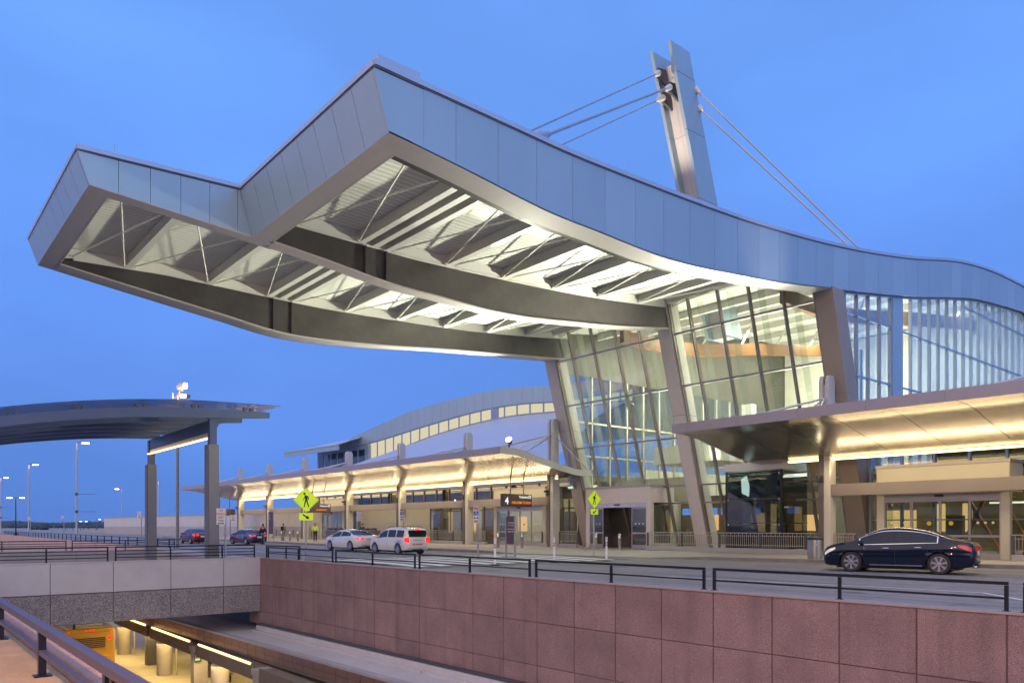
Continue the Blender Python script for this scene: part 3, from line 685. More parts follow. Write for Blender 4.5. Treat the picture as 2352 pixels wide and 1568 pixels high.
girder(28.45, 29.15, 11.8, 36.2, 'dark middle girder of the roof')
girder(38.1, 38.75, 6.2, 36.9, 'dark far girder of the roof')
# purlins and bracing
def purlin(x, y0, y1, d=.48, w=.28):
    m = MB(); z1 = zt(x)-.44; z0 = z1-d
    m.box(x-w/2, x+w/2, y0, y1, z0, z0+.05); m.box(x-w/2+.05, x+w/2-.05, y0, y1, z0+.05, z1)
    return m.build('purlin', PURLIN, roof)
PX = [12.6, 15.6, 16.25, 16.9, 20.0, 23.3, 26.6, 29.9, 33.2]
for x in PX: purlin(x, YR+.9, 28.5)
PX2 = [8.9]+PX
for x in PX2: purlin(x, 29.1, 38.15)
def brace(x0, x1, y0, y1):
    z = lambda x: zt(x)-.98
    for a, b in (((x0, y0), (x1, y1)), ((x0, y1), (x1, y0))):
        m = MB(); m.tube([(a[0], a[1], z(a[0])+.1), (b[0], b[1], z(b[0])+.1)], .034, 8)
        m.cbox((a[0], a[1], z(a[0])+.12), (.18,.08,.14)); m.cbox((b[0], b[1], z(b[0])+.12), (.18,.08,.14)); m.build('brace_rod', PURLIN, roof)
cells = [(12.8,15.4),(17.1,19.8),(20.2,23.1),(23.5,26.4),(26.8,29.7),(30.1,33.0),(33.4,36)]
for a, b in cells: brace(a, b, YR+1.1, 28.3)
for a, b in [(6.6,8.7),(9.1,12.4)]+cells: brace(a, b, 29.3, 37.9)
# ------------------------------------------------------------------ raked glass front
RK = -.292
xf = lambda z, dx=0: 40+RK*(z-.15)+dx
ztop_ = lambda y: zt(36.2)-.9
def raked(mb, y0, y1, z0, z1, dx0, dx1):
    mb.add([(xf(z0,dx0),y0,z0),(xf(z0,dx1),y0,z0),(xf(z0,dx1),y1,z0),(xf(z0,dx0),y1,z0),(xf(z1,dx0),y0,z1),(xf(z1,dx1),y0,z1),(xf(z1,dx1),y1,z1),(xf(z1,dx0),y1,z1)],
           [(3,2,1,0),(4,5,6,7),(0,1,5,4),(1,2,6,5),(2,3,7,6),(3,0,4,7)])
ZT_ = zt(36)-.55
TR = [z+E for z in (11.3,8.35,5.43,2.54,1.45)]
bays = [('right', [28.45,27.1,25.1,23.2,21.3,19.62]), ('left', [38.45,36.9,34.9,32.9,31.0,29.45])]
def glazed(ys, y_lo, y_hi):
    wall_ = MB(); lv = [.16]+sorted(TR)+[ZT_]
    root = None
    m = MB()
    for a, b in zip(ys, ys[1:]):
        for z0, z1 in zip(lv, lv[1:]): raked(m, b+.03, a-.03, z0+.03, z1-.03, .0, .02)
    gw = m.build('glass_wall', GLASS, term)
    for y in ys:
        m = MB(); raked(m, y-.042, y-.014, .15, ZT_, -.13, .09); raked(m, y+.014, y+.042, .15, ZT_, -.13, .09); raked(m, y-.02, y+.02, .15, ZT_, -.09, .06)
        m.build('mullion', BRONZE, gw)
        m = MB(); raked(m, y-.046, y-.010, .15, ZT_, -.16, -.13); raked(m, y+.010, y+.046, .15, ZT_, -.16, -.13); m.build('mullion_cap', BRONZE_LT, gw)
    for z in TR:
        m = MB(); raked(m, y_lo, y_hi, z-.05, z+.05, -.10, .05); m.build('transom', BRONZE_LT, gw)
    m = MB(); raked(m, y_lo, y_hi, ZT_-.25, ZT_+.2, -.2, .2); m.build('head_beam', PURLIN, gw)
    # deep light-coloured fins behind the glass
    for y in ys[:-1]:
        m = MB(); raked(m, y-.35, y-.29, 4.6, ZT_-.3, .35, .95); m.build('interior_fin', FIN, gw)
    return gw
GW = {}
for nme, ys in bays: GW[nme] = glazed(ys, min(ys), max(ys))
def rcol(y0, y1, mt, label, dx0=-.28, dx1=.9, z1=None):
    m = MB(); raked(m, y0, y1, .15, z1 or ZT_+.3, dx0, dx1); o = m.build('raked_column', mt, term, bevel=.015, label=label)
    m = MB()
    for z in (8.3,): raked(m, y0-.004, y1+.004, z, z+.025, dx0-.004, dx1)
    m.build('panel_joint', SEAM, o)
rcol(28.5, 29.4, mat('pale_column_panel', (.72,.66,.63), .5, .1, var=.04), 'pale raked column between the two glass bays')
rcol(38.5, 39.5, mat('left_column_panel', (.52,.47,.46), .5, .1, var=.04), 'raked column at the far left edge of the glass front')
rcol(18.55, 19.55, BROWN, 'brown raked column at the right edge of the glass front', z1=zb(36, YR)+.1)
# ------------------------------------------------------------------ side glass wall (faces right)
YS = 18.95
def xside(z): return xf(z, .95)
m = MB(); sx = [36.5+k*1.30 for k in range(33)]
def bot(x): return 6.0
cols_ = []
for k, (a, b) in enumerate(zip(sx, sx[1:])):
    if 42.8 < a < 44.6: continue
    za, zbb = zb(a, YR)-.08, zb(b, YR)-.08
    z0a = 4.6 if a > xside(4.6) else .15+(40.95-a)/.292+.0
    z0b = 4.6 if b > xside(4.6) else .15+(40.95-b)/.292
    m.add([(a+.03,YS,min(max(z0a,4.6),za-.1)),(b-.03,YS,min(max(z0b,4.6),zbb-.1)),(b-.03,YS,zbb),(a+.03,YS,za),(a+.03,YS+.02,min(max(z0a,4.6),za-.1)),(b-.03,YS+.02,min(max(z0b,4.6),zbb-.1)),(b-.03,YS+.02,zbb),(a+.03,YS+.02,za)],
          [(3,2,1,0),(4,5,6,7),(0,1,5,4),(1,2,6,5),(2,3,7,6),(3,0,4,7)])
sg = m.build('side_glass_wall', GLASS_SIDE, term)
for k, x in enumerate(sx):
    z0 = max(4.6, .15+(40.95-x)/.292) if x < xside(4.6) else 4.6
    if z0 > zb(x, YR)-.2: continue
    m = MB(); m.box(x-.045,x+.045,YS-.10,YS+.08,z0,zb(x,YR)-.05); m.build('mullion', BLUEFR, sg)
    m = MB(); m.box(x+.10,x+.13,YS+.25,YS+.75,z0,zb(x,YR)-.1); m.build('interior_fin', FIN, sg)
m = MB()
for z in (6.0, 9.4, 12.55):
    x0 = xside(z); xe = 78
    m.box(x0, 43.1, YS-.08, YS+.06, z-.05, z+.05); m.box(44.4, xe, YS-.08, YS+.06, z-.05, z+.05)
for z in (15.6,):
    xq = [x for x in sx if zb(x, YR) > z+.4]
    m.box(xq[0], xq[-1], YS-.08, YS+.06, z-.05, z+.05)
m.build('transom', BLUEFR, sg)
m = MB(); m.box(43.1,44.4,YS-.12,YS+.1,4.6,zb(43.7,YR)-.02); m.build('solid_panel', PANEL, sg)
m = MB(); m.grid([[(x, YS-.02, zb(x,YR)-.12), ] for x in sx][0:0] or [[(x, YS-.14, zb(x,YR)-.10) for x in sx], [(x, YS-.14, zb(x,YR)+.02) for x in sx]], thick=(0,.25,0)); m.build('head_frame', BLUEFR, sg)
m = MB(); raked(m, 18.80, 19.0, 4.5, zb(37, YR)-.05, .90, 1.30); m.build('edge_frame', BLUEFR, sg)
m = MB(); m.grid([[(x, YR+.05, zb(x, YR)) for x in xs1 if x > 36], [(x, YS+.2, zb(x, YR)) for x in xs1 if x > 36]], thick=(0,0,.05)); m.build('side_soffit', GIRDER, roof)
# ------------------------------------------------------------------ inside of the hall
hall = MB(); hall.box(39.5, 80, YR+.4, YL-.3, .02, .16)
hf = hall.build('hall_floor', mat('terrazzo',(.35,.32,.28),.3,var=.1), term)
m = MB(); m.box(39.8,78,YL-.35,YL-.25,.16,4.2); m.box(46,78,YL-.35,YL-.25,4.2,6.0); m.build('left_wall', INT, term)
xw_ = [37.5+1.5*k for k in range(28)]
m = MB(); m.grid([[(x,YL-.3,min(12.4,zt(x)-.9)) for x in xw_],[(x,YL-.3,zt(x)-.45) for x in xw_]], thick=(0,.1,0)); m.build('left_upper_wall', mat('olive_panel',(.12,.115,.09),.6,var=.1), term)
lg = MB(); lg.box(37.6,78,YL-.34,YL-.32,4.25,12.4); lw_ = lg.build('left_glass_wall', GLASS_SIDE, term)
m = MB(); x = 40
while x < 78: m.box(x-.06,x+.06,YL-.42,YL-.2,4.2,12.4); x += 1.9
m.box(38.6,78,YL-.42,YL-.2,6.6,6.72); m.box(38.6,78,YL-.42,YL-.2,9.0,9.12); m.build('mullion', BEIGE, lw_)
m = MB(); m.box(66,66.3,YR+.5,YL-.4,.16,zt(66)-.55); m.build('back_wall', INT, term)
m = MB(); m.box(58,66,YR+.5,YL-.4,5.2,5.7); m.box(57.9,58,YR+.5,YL-.4,5.2,6.6); m.build('mezzanine', WHITE, term)
for yb in (22.0, 33.5):
    m = MB(); xs = [37.5+k*.9 for k in range(32)]
    m.grid([[(x, yb, zt(x)-3.3+1.2*abs((x-52)/14)**2) for x in xs], [(x, yb, zt(x)-2.4+1.1*abs((x-52)/14)**2) for x in xs]], thick=(0,.35,0))
    m.build('curved_wood_beam', WOOD, term)
    for x in (41,46,51,56,61):
        m = MB(); m.tube([(x,yb+.17,zt(x)-2.6+1.1*abs((x-52)/14)**2),(x+1.6,yb+.17,zt(x)-.5)], .07, 8); m.build('beam_strut', WHITE, term)
for x in (40.5,44,48,52,56,60,64): purlin(x, YR+.9, YL-.5)
m = MB(); m.box(43.5,48.5,30.3,36,6.05,7.3); m.build('hanging_bulkhead', WHITE, term)
m = MB(); m.box(45,45.6,28.9,29.6,.16,9.8); m.build('interior_mast', WHITE, term)
m = MB(); m.box(43.4,44.6,20.2,26.4,4.3,5.6); m.build('wood_bulkhead', WOOD, term)
m = MB(); m.box(47,47.3,22.5,24.6,.16,12.6); m.build('dark_lift_shaft', mat('shaft_grey',(.24,.24,.20),.5,var=.1), term)
m = MB(); m.box(42.6,42.9,31,38.5,3.3,5.0); m.build('upper_band', BEIGE, term)
# shops and counters at floor level
m = MB()
for k,(x,y0,y1,z0,z1) in enumerate(((49,20,22.2,1.2,2.6),(49,23,24.6,.9,2.9),(49,25.8,27.4,1.3,2.4),(50,31,32.5,1.2,2.6),(50,35,36.4,1.3,2.5))): m.box(x,x+.05,y0,y1,z0,z1)
m.each('lit_counter', SHOP, term)
m = MB()
for y in (29.8,30.9,33.0,24.9,27.6): m.box(44,44.05,y,y+.8,2.4,2.85)
m.each('flight_screen', SCREEN, term)
m = MB(); m.box(50.2,50.6,YR+.5,YL-.5,.16,4.0)
for y in (21.5,25.2,30,34): m.box(46,46.8,y,y+1.6,.16,1.15)
m.each('check_in_block', INT_DK, term)
# ------------------------------------------------------------------ mast and stays
mast = None
SL = -.34
def mx_(z, x0): return x0+SL*(z-30.8)
def mpart(mb, y0, y1, z0, z1, a, b):
    mb.add([(mx_(z0,36.65)+a,y0,z0),(mx_(z0,36.65)+b,y0,z0),(mx_(z0,36.65)+b,y1,z0),(mx_(z0,36.65)+a,y1,z0),(mx_(z1,36.65)+a,y0,z1),(mx_(z1,36.65)+b,y0,z1),(mx_(z1,36.65)+b,y1,z1),(mx_(z1,36.65)+a,y1,z1)],
           [(3,2,1,0),(4,5,6,7),(0,1,5,4),(1,2,6,5),(2,3,7,6),(3,0,4,7)])
m = MB(); mpart(m, 29.28, 30.42, 14, 29.9, .55, 1.35)
mast = m.build('mast', PANEL_LT, term)
for a, b in ((29.05,29.28),(30.42,30.65)):
    m = MB(); zs = [14,18.2,22.1,26,29.2,30.8]
    for z0, z1 in zip(zs, zs[1:]): mpart(m, a, b, z0+.012, z1-.012, 0, 1.85)
    m.build('mast_flange', PANEL, mast, bevel=.01)
    m = MB(); mpart(m, a+.02, b-.02, 14, 30.75, .02, 1.8); m.build('flange_core', SEAM, mast)
m = MB()
for z in (22.1,26,29.2): mpart(m, 29.29, 30.41, z, z+.03, .54, .56)
mpart(m, 29.84, 29.86, 14, 29.9, .54, .56); m.build('panel_joint', BRONZE_LT, mast)
def bracket(z, y, dz=1.0):
    x = mx_(z, 36.65)
    m = MB(); m.prism([(x+.6,y-.07,z-dz*.5),(x-.35,y-.07,z-.25),(x-.35,y-.07,z+.35),(x+.5,y-.07,z+dz*.5)], (0,.14,0)); m.build('bracket', DKGREY, mast)
bracket(29.3, 30.15); bracket(28.0, 30.15); bracket(28.3, 29.55)
def stay(p, q, r=.06, fork=.8):
    m = MB(); m.tube([p, q], r, 10); o = m.build('stay_cable', GALV, mast)
    p = V3(p); q = V3(q); d = (q-p).normalized()
    m = MB(); m.tube([p-d*.05, p+d*fork*.55, p+d*fork], [.19,.17,r*1.1], 12); m.build('cable_socket', CREAM, mast, smooth='auto')
aN = (17.4, 19.9, zt(17.4)+.62)
mxp = lambda z: mx_(z, 36.65)
stay((mxp(28.3)-.3, 29.55, 28.35), aN, .065, 1.2)
stay((mxp(29.3)-.3, 30.15, 29.35), (16.6, 20.1, zt(17)+.45), .04)
stay((mxp(28.0)-.3, 30.15, 28.0), (17.0, 28.9, zt(17)+.3), .04)
m = MB(); d_ = (V3((37.2,29.55,28.35))-V3(aN)).normalized(); A = V3(aN)
m.tube([A-d_*.5, A, A+d_*.15, A+d_*1.0, A+d_*1.3, A+d_*2.2], [.16,.20,.25,.25,.20,.10], 14); m.cbox((aN[0]-.6,aN[1],aN[2]-.15),(1.3,.25,.5)); m.build('roof_anchor', GALV, mast, smooth='auto')
for p, q in (((39.2,29.12,28.8),on(1970,568,y=21)), ((39.55,29.12,27.75),on(1945,561,y=21))):
    q = tuple(V3(p)+(V3(q)-V3(p))*1.10); stay(p, q, .055, .4)
# ------------------------------------------------------------------ central vestibule and lift box
def vestibule(t, x0, y0, y1, ztop, zdoor, mt, open_mid=False, depth=3.0, hdr_t=.0):
    """header box, posts, sliding doors facing -x"""
    m = MB(); m.box(x0, x0+depth, y0, y1, zdoor+.12, ztop-.14); m.build('header', mt, t, bevel=.012)
    m = MB(); m.box(x0-.03, x0+depth, y0-.03, y1+.03, ztop-.138, ztop); m.build('header_coping', SOFFIT, t)
    m = MB(); n = 4; st = (y1-y0-.7)/n
    for y in (y0, y1-.35):
        m = MB(); m.box(x0+.02, x0+.35, y, y+.35, .15, zdoor+.118); m.build('jamb', mt, t, bevel=.01)
    m = MB(); m.box(x0+.04, x0+.22, y0+.352, y1-.352, zdoor-.16, zdoor+.118); m.build('door_head', STEEL if open_mid else BRONZE_LT, t)
    ds = t
    for k in range(n):
        a = y0+.35+k*st; b = a+st
        if open_mid and k in (1,2): continue
        dx = .05 if k in (0,3) else .12
        m = MB(); fr = .055
        for (ya, yb, za, zb2) in ((a,a+fr,.16,zdoor-.17),(b-fr,b,.16,zdoor-.17),(a+fr,b-fr,.16,.42),(a+fr,b-fr,zdoor-.25,zdoor-.17),(a+fr,b-fr,1.12,1.22)):
            m.box(x0+dx, x0+dx+.05, ya, yb, za, zb2)
        d = m.build('sliding_door', BRONZE_LT, t)
        m = MB(); m.box(x0+dx+.02, x0+dx+.03, a+fr, b-fr, .42, zdoor-.25); m.build('door_pane', GLASS, d)
        if k in (1,2):
            m = MB(); m.lathe([(.1,-.002),(.1,.002)], (x0+dx-.004,(a+b)/2+(.15 if k == 1 else -.15),1.75), 14, 'x'); m.build('round_sticker', mat('sticker_yellow',(.7,.45,.02),.5) if 'sticker_yellow' not in bpy.data.materials else bpy.data.materials['sticker_yellow'], d)
        else:
            m = MB()
            for q in range(3): m.box(x0+dx-.004, x0+dx, a+.25+q*.3, a+.35+q*.3, 1.72, 1.82)
            m.build('door_notice', SIGNW, d)
    if open_mid:  # bronze panels added inside to darken the open entrance
        m = MB(); m.box(x0+depth-.1, x0+depth, y0+.3, y1-.3, .15, zdoor); m.build('inner_dark_panel', BRONZE, t)
        for yq in (y0+.31, y1-.41): m = MB(); m.box(x0+.5, x0+depth-.1, yq, yq+.1, .15, zdoor); m.build('inner_dark_side', BRONZE, t)
    m = MB(); m.cbox((x0-.0,(y0+y1)/2,zdoor+.02),(.12,.35,.08)); m.build('door_sensor', BLACK, t)
    for ya, yc in ((y0, y0+.03), (y1-.08, y1-.05)):
        m = MB(); m.box(x0+.40, x0+depth, ya, ya+.08, .15, .5); m.build('side_sill', mt, t)
        m = MB(); m.box(x0+.4, x0+depth, yc, yc+.02, .5, zdoor); m.build('side_glazing', GLASS, t)
    m = MB(); m.box(x0+.5, x0+depth+.5, y0+.4, y1-.4, zdoor-.05, zdoor-.02); m.build('inner_ceiling', WHITE, t)
t = thing('central_vestibule', 'pale pinkish entrance box with open sliding doors at the middle of the raked glass front', 'entrance', (38,34,.15))
vestibule(t, 37.5, 31.3, 37.0, 4.25, 3.0, mat('pinkish_panel', (.72,.64,.60), .5, var=.03), True, 2.4)
t = thing('glass_lift_box', 'dark framed glass box with a white top beside the right canopy', 'glass box', (38,24,.15))
m = MB()
for z0, z1 in ((.35,1.75),(1.8,3.15),(3.2,4.6)): m.box(37.6,37.62,22.3,25.75,z0,z1); m.box(37.64,40.2,22.26,22.28,z0,z1); m.box(37.64,40.2,25.8,25.82,z0,z1)
m.build('glass_side', GLASS_DK, t)
m = MB()
for y in (22.25,25.72): m.box(37.58,37.68,y,y+.1,.15,4.7)
for z in (.25,1.76,3.16,4.6): m.box(37.57,37.63,22.3,25.8,z,z+.05); m.box(37.64,40.2,22.24,22.3,z,z+.05)
m.build('frame', BLACK, t)
m = MB(); m.box(37.55,40.3,22.2,25.9,4.72,5.15); m.build('white_top', WHITE, t, bevel=.01)
m = MB(); m.box(38.3,38.36,23.0,24.7,3.25,4.5); m.build('inner_panel', mat('lift_white',(.6,.62,.62),.4), t)
m = MB(); m.prism([(38.28,24.75,3.3),(38.28,25.2,3.5),(38.28,25.25,4.3),(38.28,24.9,4.5),(38.28,24.72,3.9)], (.03,0,0)); m.build('bright_crescent', emis('crescent_glow',(.85,1,.95),3.0), t)  # glowing crescent added, stands in for bright content in the glass
m = MB(); m.box(39.9,39.95,24.0,24.35,1.2,2.9); m.build('orange_reflection', SHOP, t)  # glowing slab put in for orange reflections in the glass
for y in (22.4,25.6):
    for z in (1.7,3.1,4.5): m = MB(); m.cbox((37.56,y,z),(.05,.1,.1)); m.build('glass_clamp', STEEL, t)
# ------------------------------------------------------------------ entrance canopies
CP = smooth_tab([(29.95,6.16),(31.0,6.13),(31.9,6.02),(33.7,5.62),(35.7,5.22),(37.0,5.06),(38.4,5.10)], 5)
CANM = mat('canopy_underside', (.34,.30,.25), .24, .65, var=.04, vscale=1)
def canopy(name, y0, y1, label, cols, tip_near):
    t = thing(name, label, 'canopy', (34,(y0+y1)/2,.15), group='entrance canopies of the terminal')
    n = max(2, int(abs(y1-y0)/2.45)); ysn = [y0+(y1-y0)*k/n for k in range(n+1)]
    m = MB()
    for a, b in zip(ysn, ysn[1:]):
        for q in range(0, len(CP)-1, 5):
            s = CP[q:q+6]; s = [(s[0][0]+.016, s[0][1])]+s[1:-1]+[(s[-1][0]-.016, s[-1][1])]
            m.grid([[(x, a+.016, z) for x, z in s], [(x, b-.016, z) for x, z in s]])
    m.build('soffit_panel', CANM, t, smooth=True)
    m = MB(); m.grid([[(x, y0+.02, z+.02) for x, z in CP], [(x, y1-.02, z+.02) for x, z in CP]]); m.build('joint_backing', mat('joint_gold',(.22,.17,.10),.6) if 'joint_gold' not in bpy.data.materials else bpy.data.materials['joint_gold'], t)
    m = MB(); m.grid([[(x, y0+.02, z+.40) for x, z in CP], [(x, y1-.02, z+.40) for x, z in CP]]); m.build('top_sheet', PANEL_LT, t, smooth=True)
    m = MB(); k = y0
    while k < y1-.01:
        e = min(k+2.9, y1); m.box(29.88,29.95,k+.006,e-.006,6.14,6.58); k = e
    m.build('edge_fascia', mat('canopy_edge',(.34,.31,.36),.5,.3) if 'canopy_edge' not in bpy.data.materials else bpy.data.materials['canopy_edge'], t)
    for ye in (y0, y1):
        m = MB(); s = 1 if ye == y1 else -1
        m.grid([[(x, ye, z-.01) for x, z in CP], [(x, ye, z+.42) for x, z in CP]], thick=(0,-.05*s,0)); m.build('end_fascia', PANEL_LT, t)
    for k, yc in enumerate(cols):
        m = MB(); m.box(36.5,37.15,yc-.28,yc+.28,.15,5.25); cc = m.build('canopy_column', CREAM, t, bevel=.02)
        m = MB(); m.box(36.42,36.5,yc+.02,yc+.26,.15,5.1); m.build('column_pilaster', BRONZE, cc)
        # notched mast standing above
        m = MB()
        m.prism([(36.5,yc-.25,5.3),(37.1,yc-.25,5.3),(37.1,yc-.25,8.9),(36.95,yc-.25,9.15),(36.6,yc-.25,9.15),(36.5,yc-.25,8.9)], (0,.2,0))
        m.prism([(36.5,yc+.08,5.3),(37.1,yc+.08,5.3),(37.1,yc+.08,8.9),(36.95,yc+.08,9.15),(36.6,yc+.08,9.15),(36.5,yc+.08,8.9)], (0,.2,0))
        m.box(36.6,37.0,yc-.05,yc+.08,5.3,8.7); m.build('canopy_mast', PAVCOL if 0 else PANEL_LT, t)
        m = MB()
        for dy in (-2.6,2.6):
            m.tube([(36.5,yc,8.0),(31.2,yc+dy,6.5)], .055, 8)
        m.tube([(36.5,yc+.3,7.8),(33.6,yc+1.0,6.0)], .05, 6); m.tube([(36.9,yc-.3,7.8),(38.3,yc-2.0,5.5)], .05, 6); m.tube([(36.9,yc+.3,7.8),(38.3,yc+2.0,5.5)], .05, 6)
        m.each('tie_rod', PANEL_LT, t)
        m = MB(); m.cbox((36.25,yc+.14,4.05),(.28,.2,.16)); m.cbox((36.35,yc+.14,3.85),(.1,.3,.1)); m.build('column_floodlight', BLACK, t)
        if y0 < yc < y1: light('POINT', 'column_lamp', (35.75,yc+.1,4.1), 7, (1,.82,.52), radius=.08)
    # beams linking the columns + light trough on top
    cs = sorted(cols)
    for a, b in zip(cs, cs[1:]):
        m = MB(); m.box(36.62,37.0,a+.29,b-.29,3.12,3.70); m.build('column_beam', BROWN, t, bevel=.01)
    m = MB(); m.box(36.72,36.95,y0+2.2,y1-2.2,3.72 if 0 else 4.93,5.02); m.build('light_strip', STRIP, t)
    for a, b in zip(cs, cs[1:]):
        light('AREA', 'canopy_uplight', (36.6,(a+b)/2,4.1), 125, (1,.74,.42), b-a-.9, .12, target=(35.3,(a+b)/2,5.4))
        if 0: light('AREA', 'canopy_uplight', (34.0,(a+b)/2,5.35) if 0 else (36.2,(a+b)/2,4.72), 8, (1,.74,.42), b-a-.9, .04, target=(32.2,(a+b)/2,5.75))
        light('AREA', 'assumed_canopy_downlight', (35.2,(a+b)/2,4.95), 230, (1,.80,.50), 2.2, b-a-1)  # assumed downlights without fixtures, added to brighten columns and pavement
    return t
LC = [39.5,49.6,59.8,69.8,80,90,99.5]; RC = [-10.4,-.6,9.2,19.3]
canopy('entrance_canopy', 37.0, 101.6, 'long swooping canopy over the kerb left of the glass front', LC, True)
canopy('entrance_canopy', -12.0, 23.6, 'swooping canopy with a lit gold underside right of the glass front', RC, False)
# ------------------------------------------------------------------ left wing
wing = thing('left_wing', 'long low terminal wing with an arched clerestory roof behind the left canopy', 'terminal wing', (45,70,.15))
XW = 50
fb = smooth_tab([(q[1], q[2]) for q in (on(px, py, x=XW) for px, py in ((1290,922),(1192,928),(1093,946),(976,979),(875,1010.6),(779,1036)))], 6)
ft = smooth_tab([(q[1], q[2]) for q in (on(px, py, x=XW) for px, py in ((1290,886),(1212,889),(1136,897),(1053,915),(966,938),(895,966),(796,1012)))], 6)
fl = smooth_tab([(q[1], q[2]) for q in (on(px, py, x=XW) for px, py in ((1284,945),(1172,956),(1067,979),(978,1007),(892,1042),(819,1070),(770,1084)))], 6)
y0w = 44; y1w = fb[-1][0]
def yy_(tab): return lambda y: lerp_tab(tab, y)
FB, FT, FL = yy_(fb), yy_(ft), yy_(fl)
ysw = [y0w+(y1w-y0w)*k/60 for k in range(61)]
m = MB(); m.grid([[(XW-.2, y, FB(y)) for y in ysw], [(XW-.2, y, FT(y)) for y in ysw]], thick=(.2,0,0)); wr = m.build('clerestory_fascia', PANEL, wing, smooth=False)
m = MB(); y = y0w+1.2
while y < y1w: m.box(XW-.206,XW-.2,y,y+.02,FB(y)+.02,FT(y)-.02); y += 1.6
m.build('panel_joint', SEAM, wr)
m = MB(); rows = []
for k in range(9):
    dx = k*3.5; rise = 2.2*sin(min(1, k/5)*pi/2)
    rows.append([(XW-.2+dx, y, FT(y)+rise*.8*(.35+.65*min(1, (y-y0w)/(y1w-y0w))) - (0 if k < 6 else (k-5)*1.2)) for y in ysw+[y1w+4, y1w+9]])
m.grid(rows); m.build('wing_roof', ROOFTOP, wing, smooth=True)
m = MB(); y = y0w-1
while y < y1w:
    q_ = [max(y0w, y), y+.7, y+1.3, min(y1w, y+2.0)]
    if q_[0] < q_[3]: m.grid([[(XW, v, FL(v)-.1) for v in q_], [(XW, v, FB(v)) for v in q_]])
    y += 2.0
m.each('lit_window', CURTAIN, wing)
m = MB(); y = y0w+1
while y < y1w:
    m.box(XW-.10,XW-.004,y-.07,y+.07,FL(y)-.1,FB(y)); y += 2.0
for a, b in zip(ysw, ysw[1:]): m.bar((XW-.06,a,FL(a)),(XW-.06,b,FL(b)),.1,.12); m.bar((XW-.06,a,FB(a)-.05),(XW-.06,b,FB(b)-.05),.1,.1)
m.box(XW-.12,XW,62.0,63.2,FL(62)-.1,FB(62)); m.box(XW-.12,XW,93.5,96.5,FL(95)-.6,FB(95)); m.build('clerestory_frame', BLUEFR, wing)
ye = [y for y in ysw]+[y1w+3]
m = MB(); m.grid([[(XW-.02, y, FL(y)-.03) for y in ye], [(46, y, (FL(y)-.03)*.72+6.3*.28) for y in ye], [(40.2, y, 6.15) for y in ye]]); m.build('lower_roof', WINGROOF, wing, smooth=True)
# far left eave that steps forward
ea = on(653,1040, x=46); eb = on(777,1022, x=46)
m = MB(); m.grid([[(46,eb[1],eb[2]-.62),(46,eb[1],eb[2])],[(46,ea[1],ea[2]-.62),(46,ea[1],ea[2])]], thick=(.15,0,0)); m.build('eave_fascia', PANEL, wing)
m = MB(); m.grid([[(45.9,eb[1],eb[2]+.16),(51,eb[1]+1,FT(y1w)+.6),(62,eb[1]+4,FT(y1w)+2.2)],[(45.9,ea[1],ea[2]+.16),(51,ea[1],ea[2]+1.0),(62,ea[1]+2,ea[2]+2.6)]], thick=(0,0,-.15)); m.build('eave_roof', WINGROOF, wing)
m = MB(); m.box(49.6,50.2,y1w-9,y1w+6,5.5,eb[2]+.2); m.build('end_block', BLUEFR, wing)
m = MB()
for k in range(7): m.box(49.55,49.6,y1w-8+k*2,y1w-6.5+k*2,6.3,eb[2]-.3)
m.each('end_window', GLASS_DK, wing)
# lower front of the wing
XG = 39.3
m = MB(); y = 39.8
spans = []
k = 0
while y < 84:
    e = y+2.0; spans.append((y, e)); y = e
m = MB(); m.box(XG,XG+.15,39.8,84,4.9,6.2); m.build('parapet_band', BEIGE, wing)
m = MB(); m.box(XG+.02,XG+.06,39.8,84,3.75,4.9); m.build('upper_glazing', GLASS_DK, wing)
m = MB()
for a, b in spans: m.box(XG-.05,XG+.1,a-.06,a+.06,3.7,4.9)
m.box(XG-.06,XG+.1,39.8,84,3.62,3.74); m.build('upper_frame', BRONZE, wing)
def bay(y0, y1, kind):
    if kind == 'solid':
        m = MB(); n = 3; st = (y1-y0)/n
        for k in range(n):
            m.box(XG,XG+.12,y0+k*st+.01,y0+(k+1)*st-.01,.15,1.87); m.box(XG,XG+.12,y0+k*st+.01,y0+(k+1)*st-.01,1.89,3.6)
        m.build('beige_cladding', BEIGE, wing)
    else:
        n = max(2, int((y1-y0)/1.5)); st = (y1-y0)/n
        m = MB()
        for k in range(n): m.box(XG+.02,XG+.04,y0+k*st+.05,y0+(k+1)*st-.05,.3,3.55)
        g = m.build('glazing', GLASS, wing)
        m = MB()
        for k in range(n+1): m.box(XG-.03,XG+.1,y0+k*st-.045,y0+k*st+.045,.15,3.6)
        m.box(XG-.03,XG+.1,y0,y1,.15,.3); m.box(XG-.03,XG+.1,y0,y1,2.9,2.98); m.build('glazing_frame', BRONZE, g)
bay(39.8,41.2,'g'); bay(47.5,58.8,'g'); bay(58.8,66.4,'solid'); bay(66.4,72,'solid2' if 0 else 'solid'); bay(72,76,'g'); bay(76,84,'solid')
m = MB(); m.box(47,47.2,39.6,84,.15,5.6); m.build('inner_wall', INT, wing)
m = MB(); m.box(39.4,47,39.6,84,5.35,5.5); m.build('ceiling', WHITE, wing)
m = MB()
for k, y in enumerate(range(41, 84, 3)): m.box(41.5+(k%3)*1.5,42.1+(k%3)*1.5,y,y+.8+(k%2),.15,2.3+.5*(k%3))
m.each('interior_fitting', INT_DK, wing)
m = MB()
for k, y in enumerate(range(42, 82, 4)): m.box(46.9,46.95,y,y+1.2,1.0,2.2+.3*(k%2))
m.each('lit_display', SHOP, wing)
m = MB(); m.box(XG+.0,XG+.1,55.2,55.9,1.0,2.9); m.build('lit_notice', mat('poster_cream',(.6,.52,.35),.5), wing)
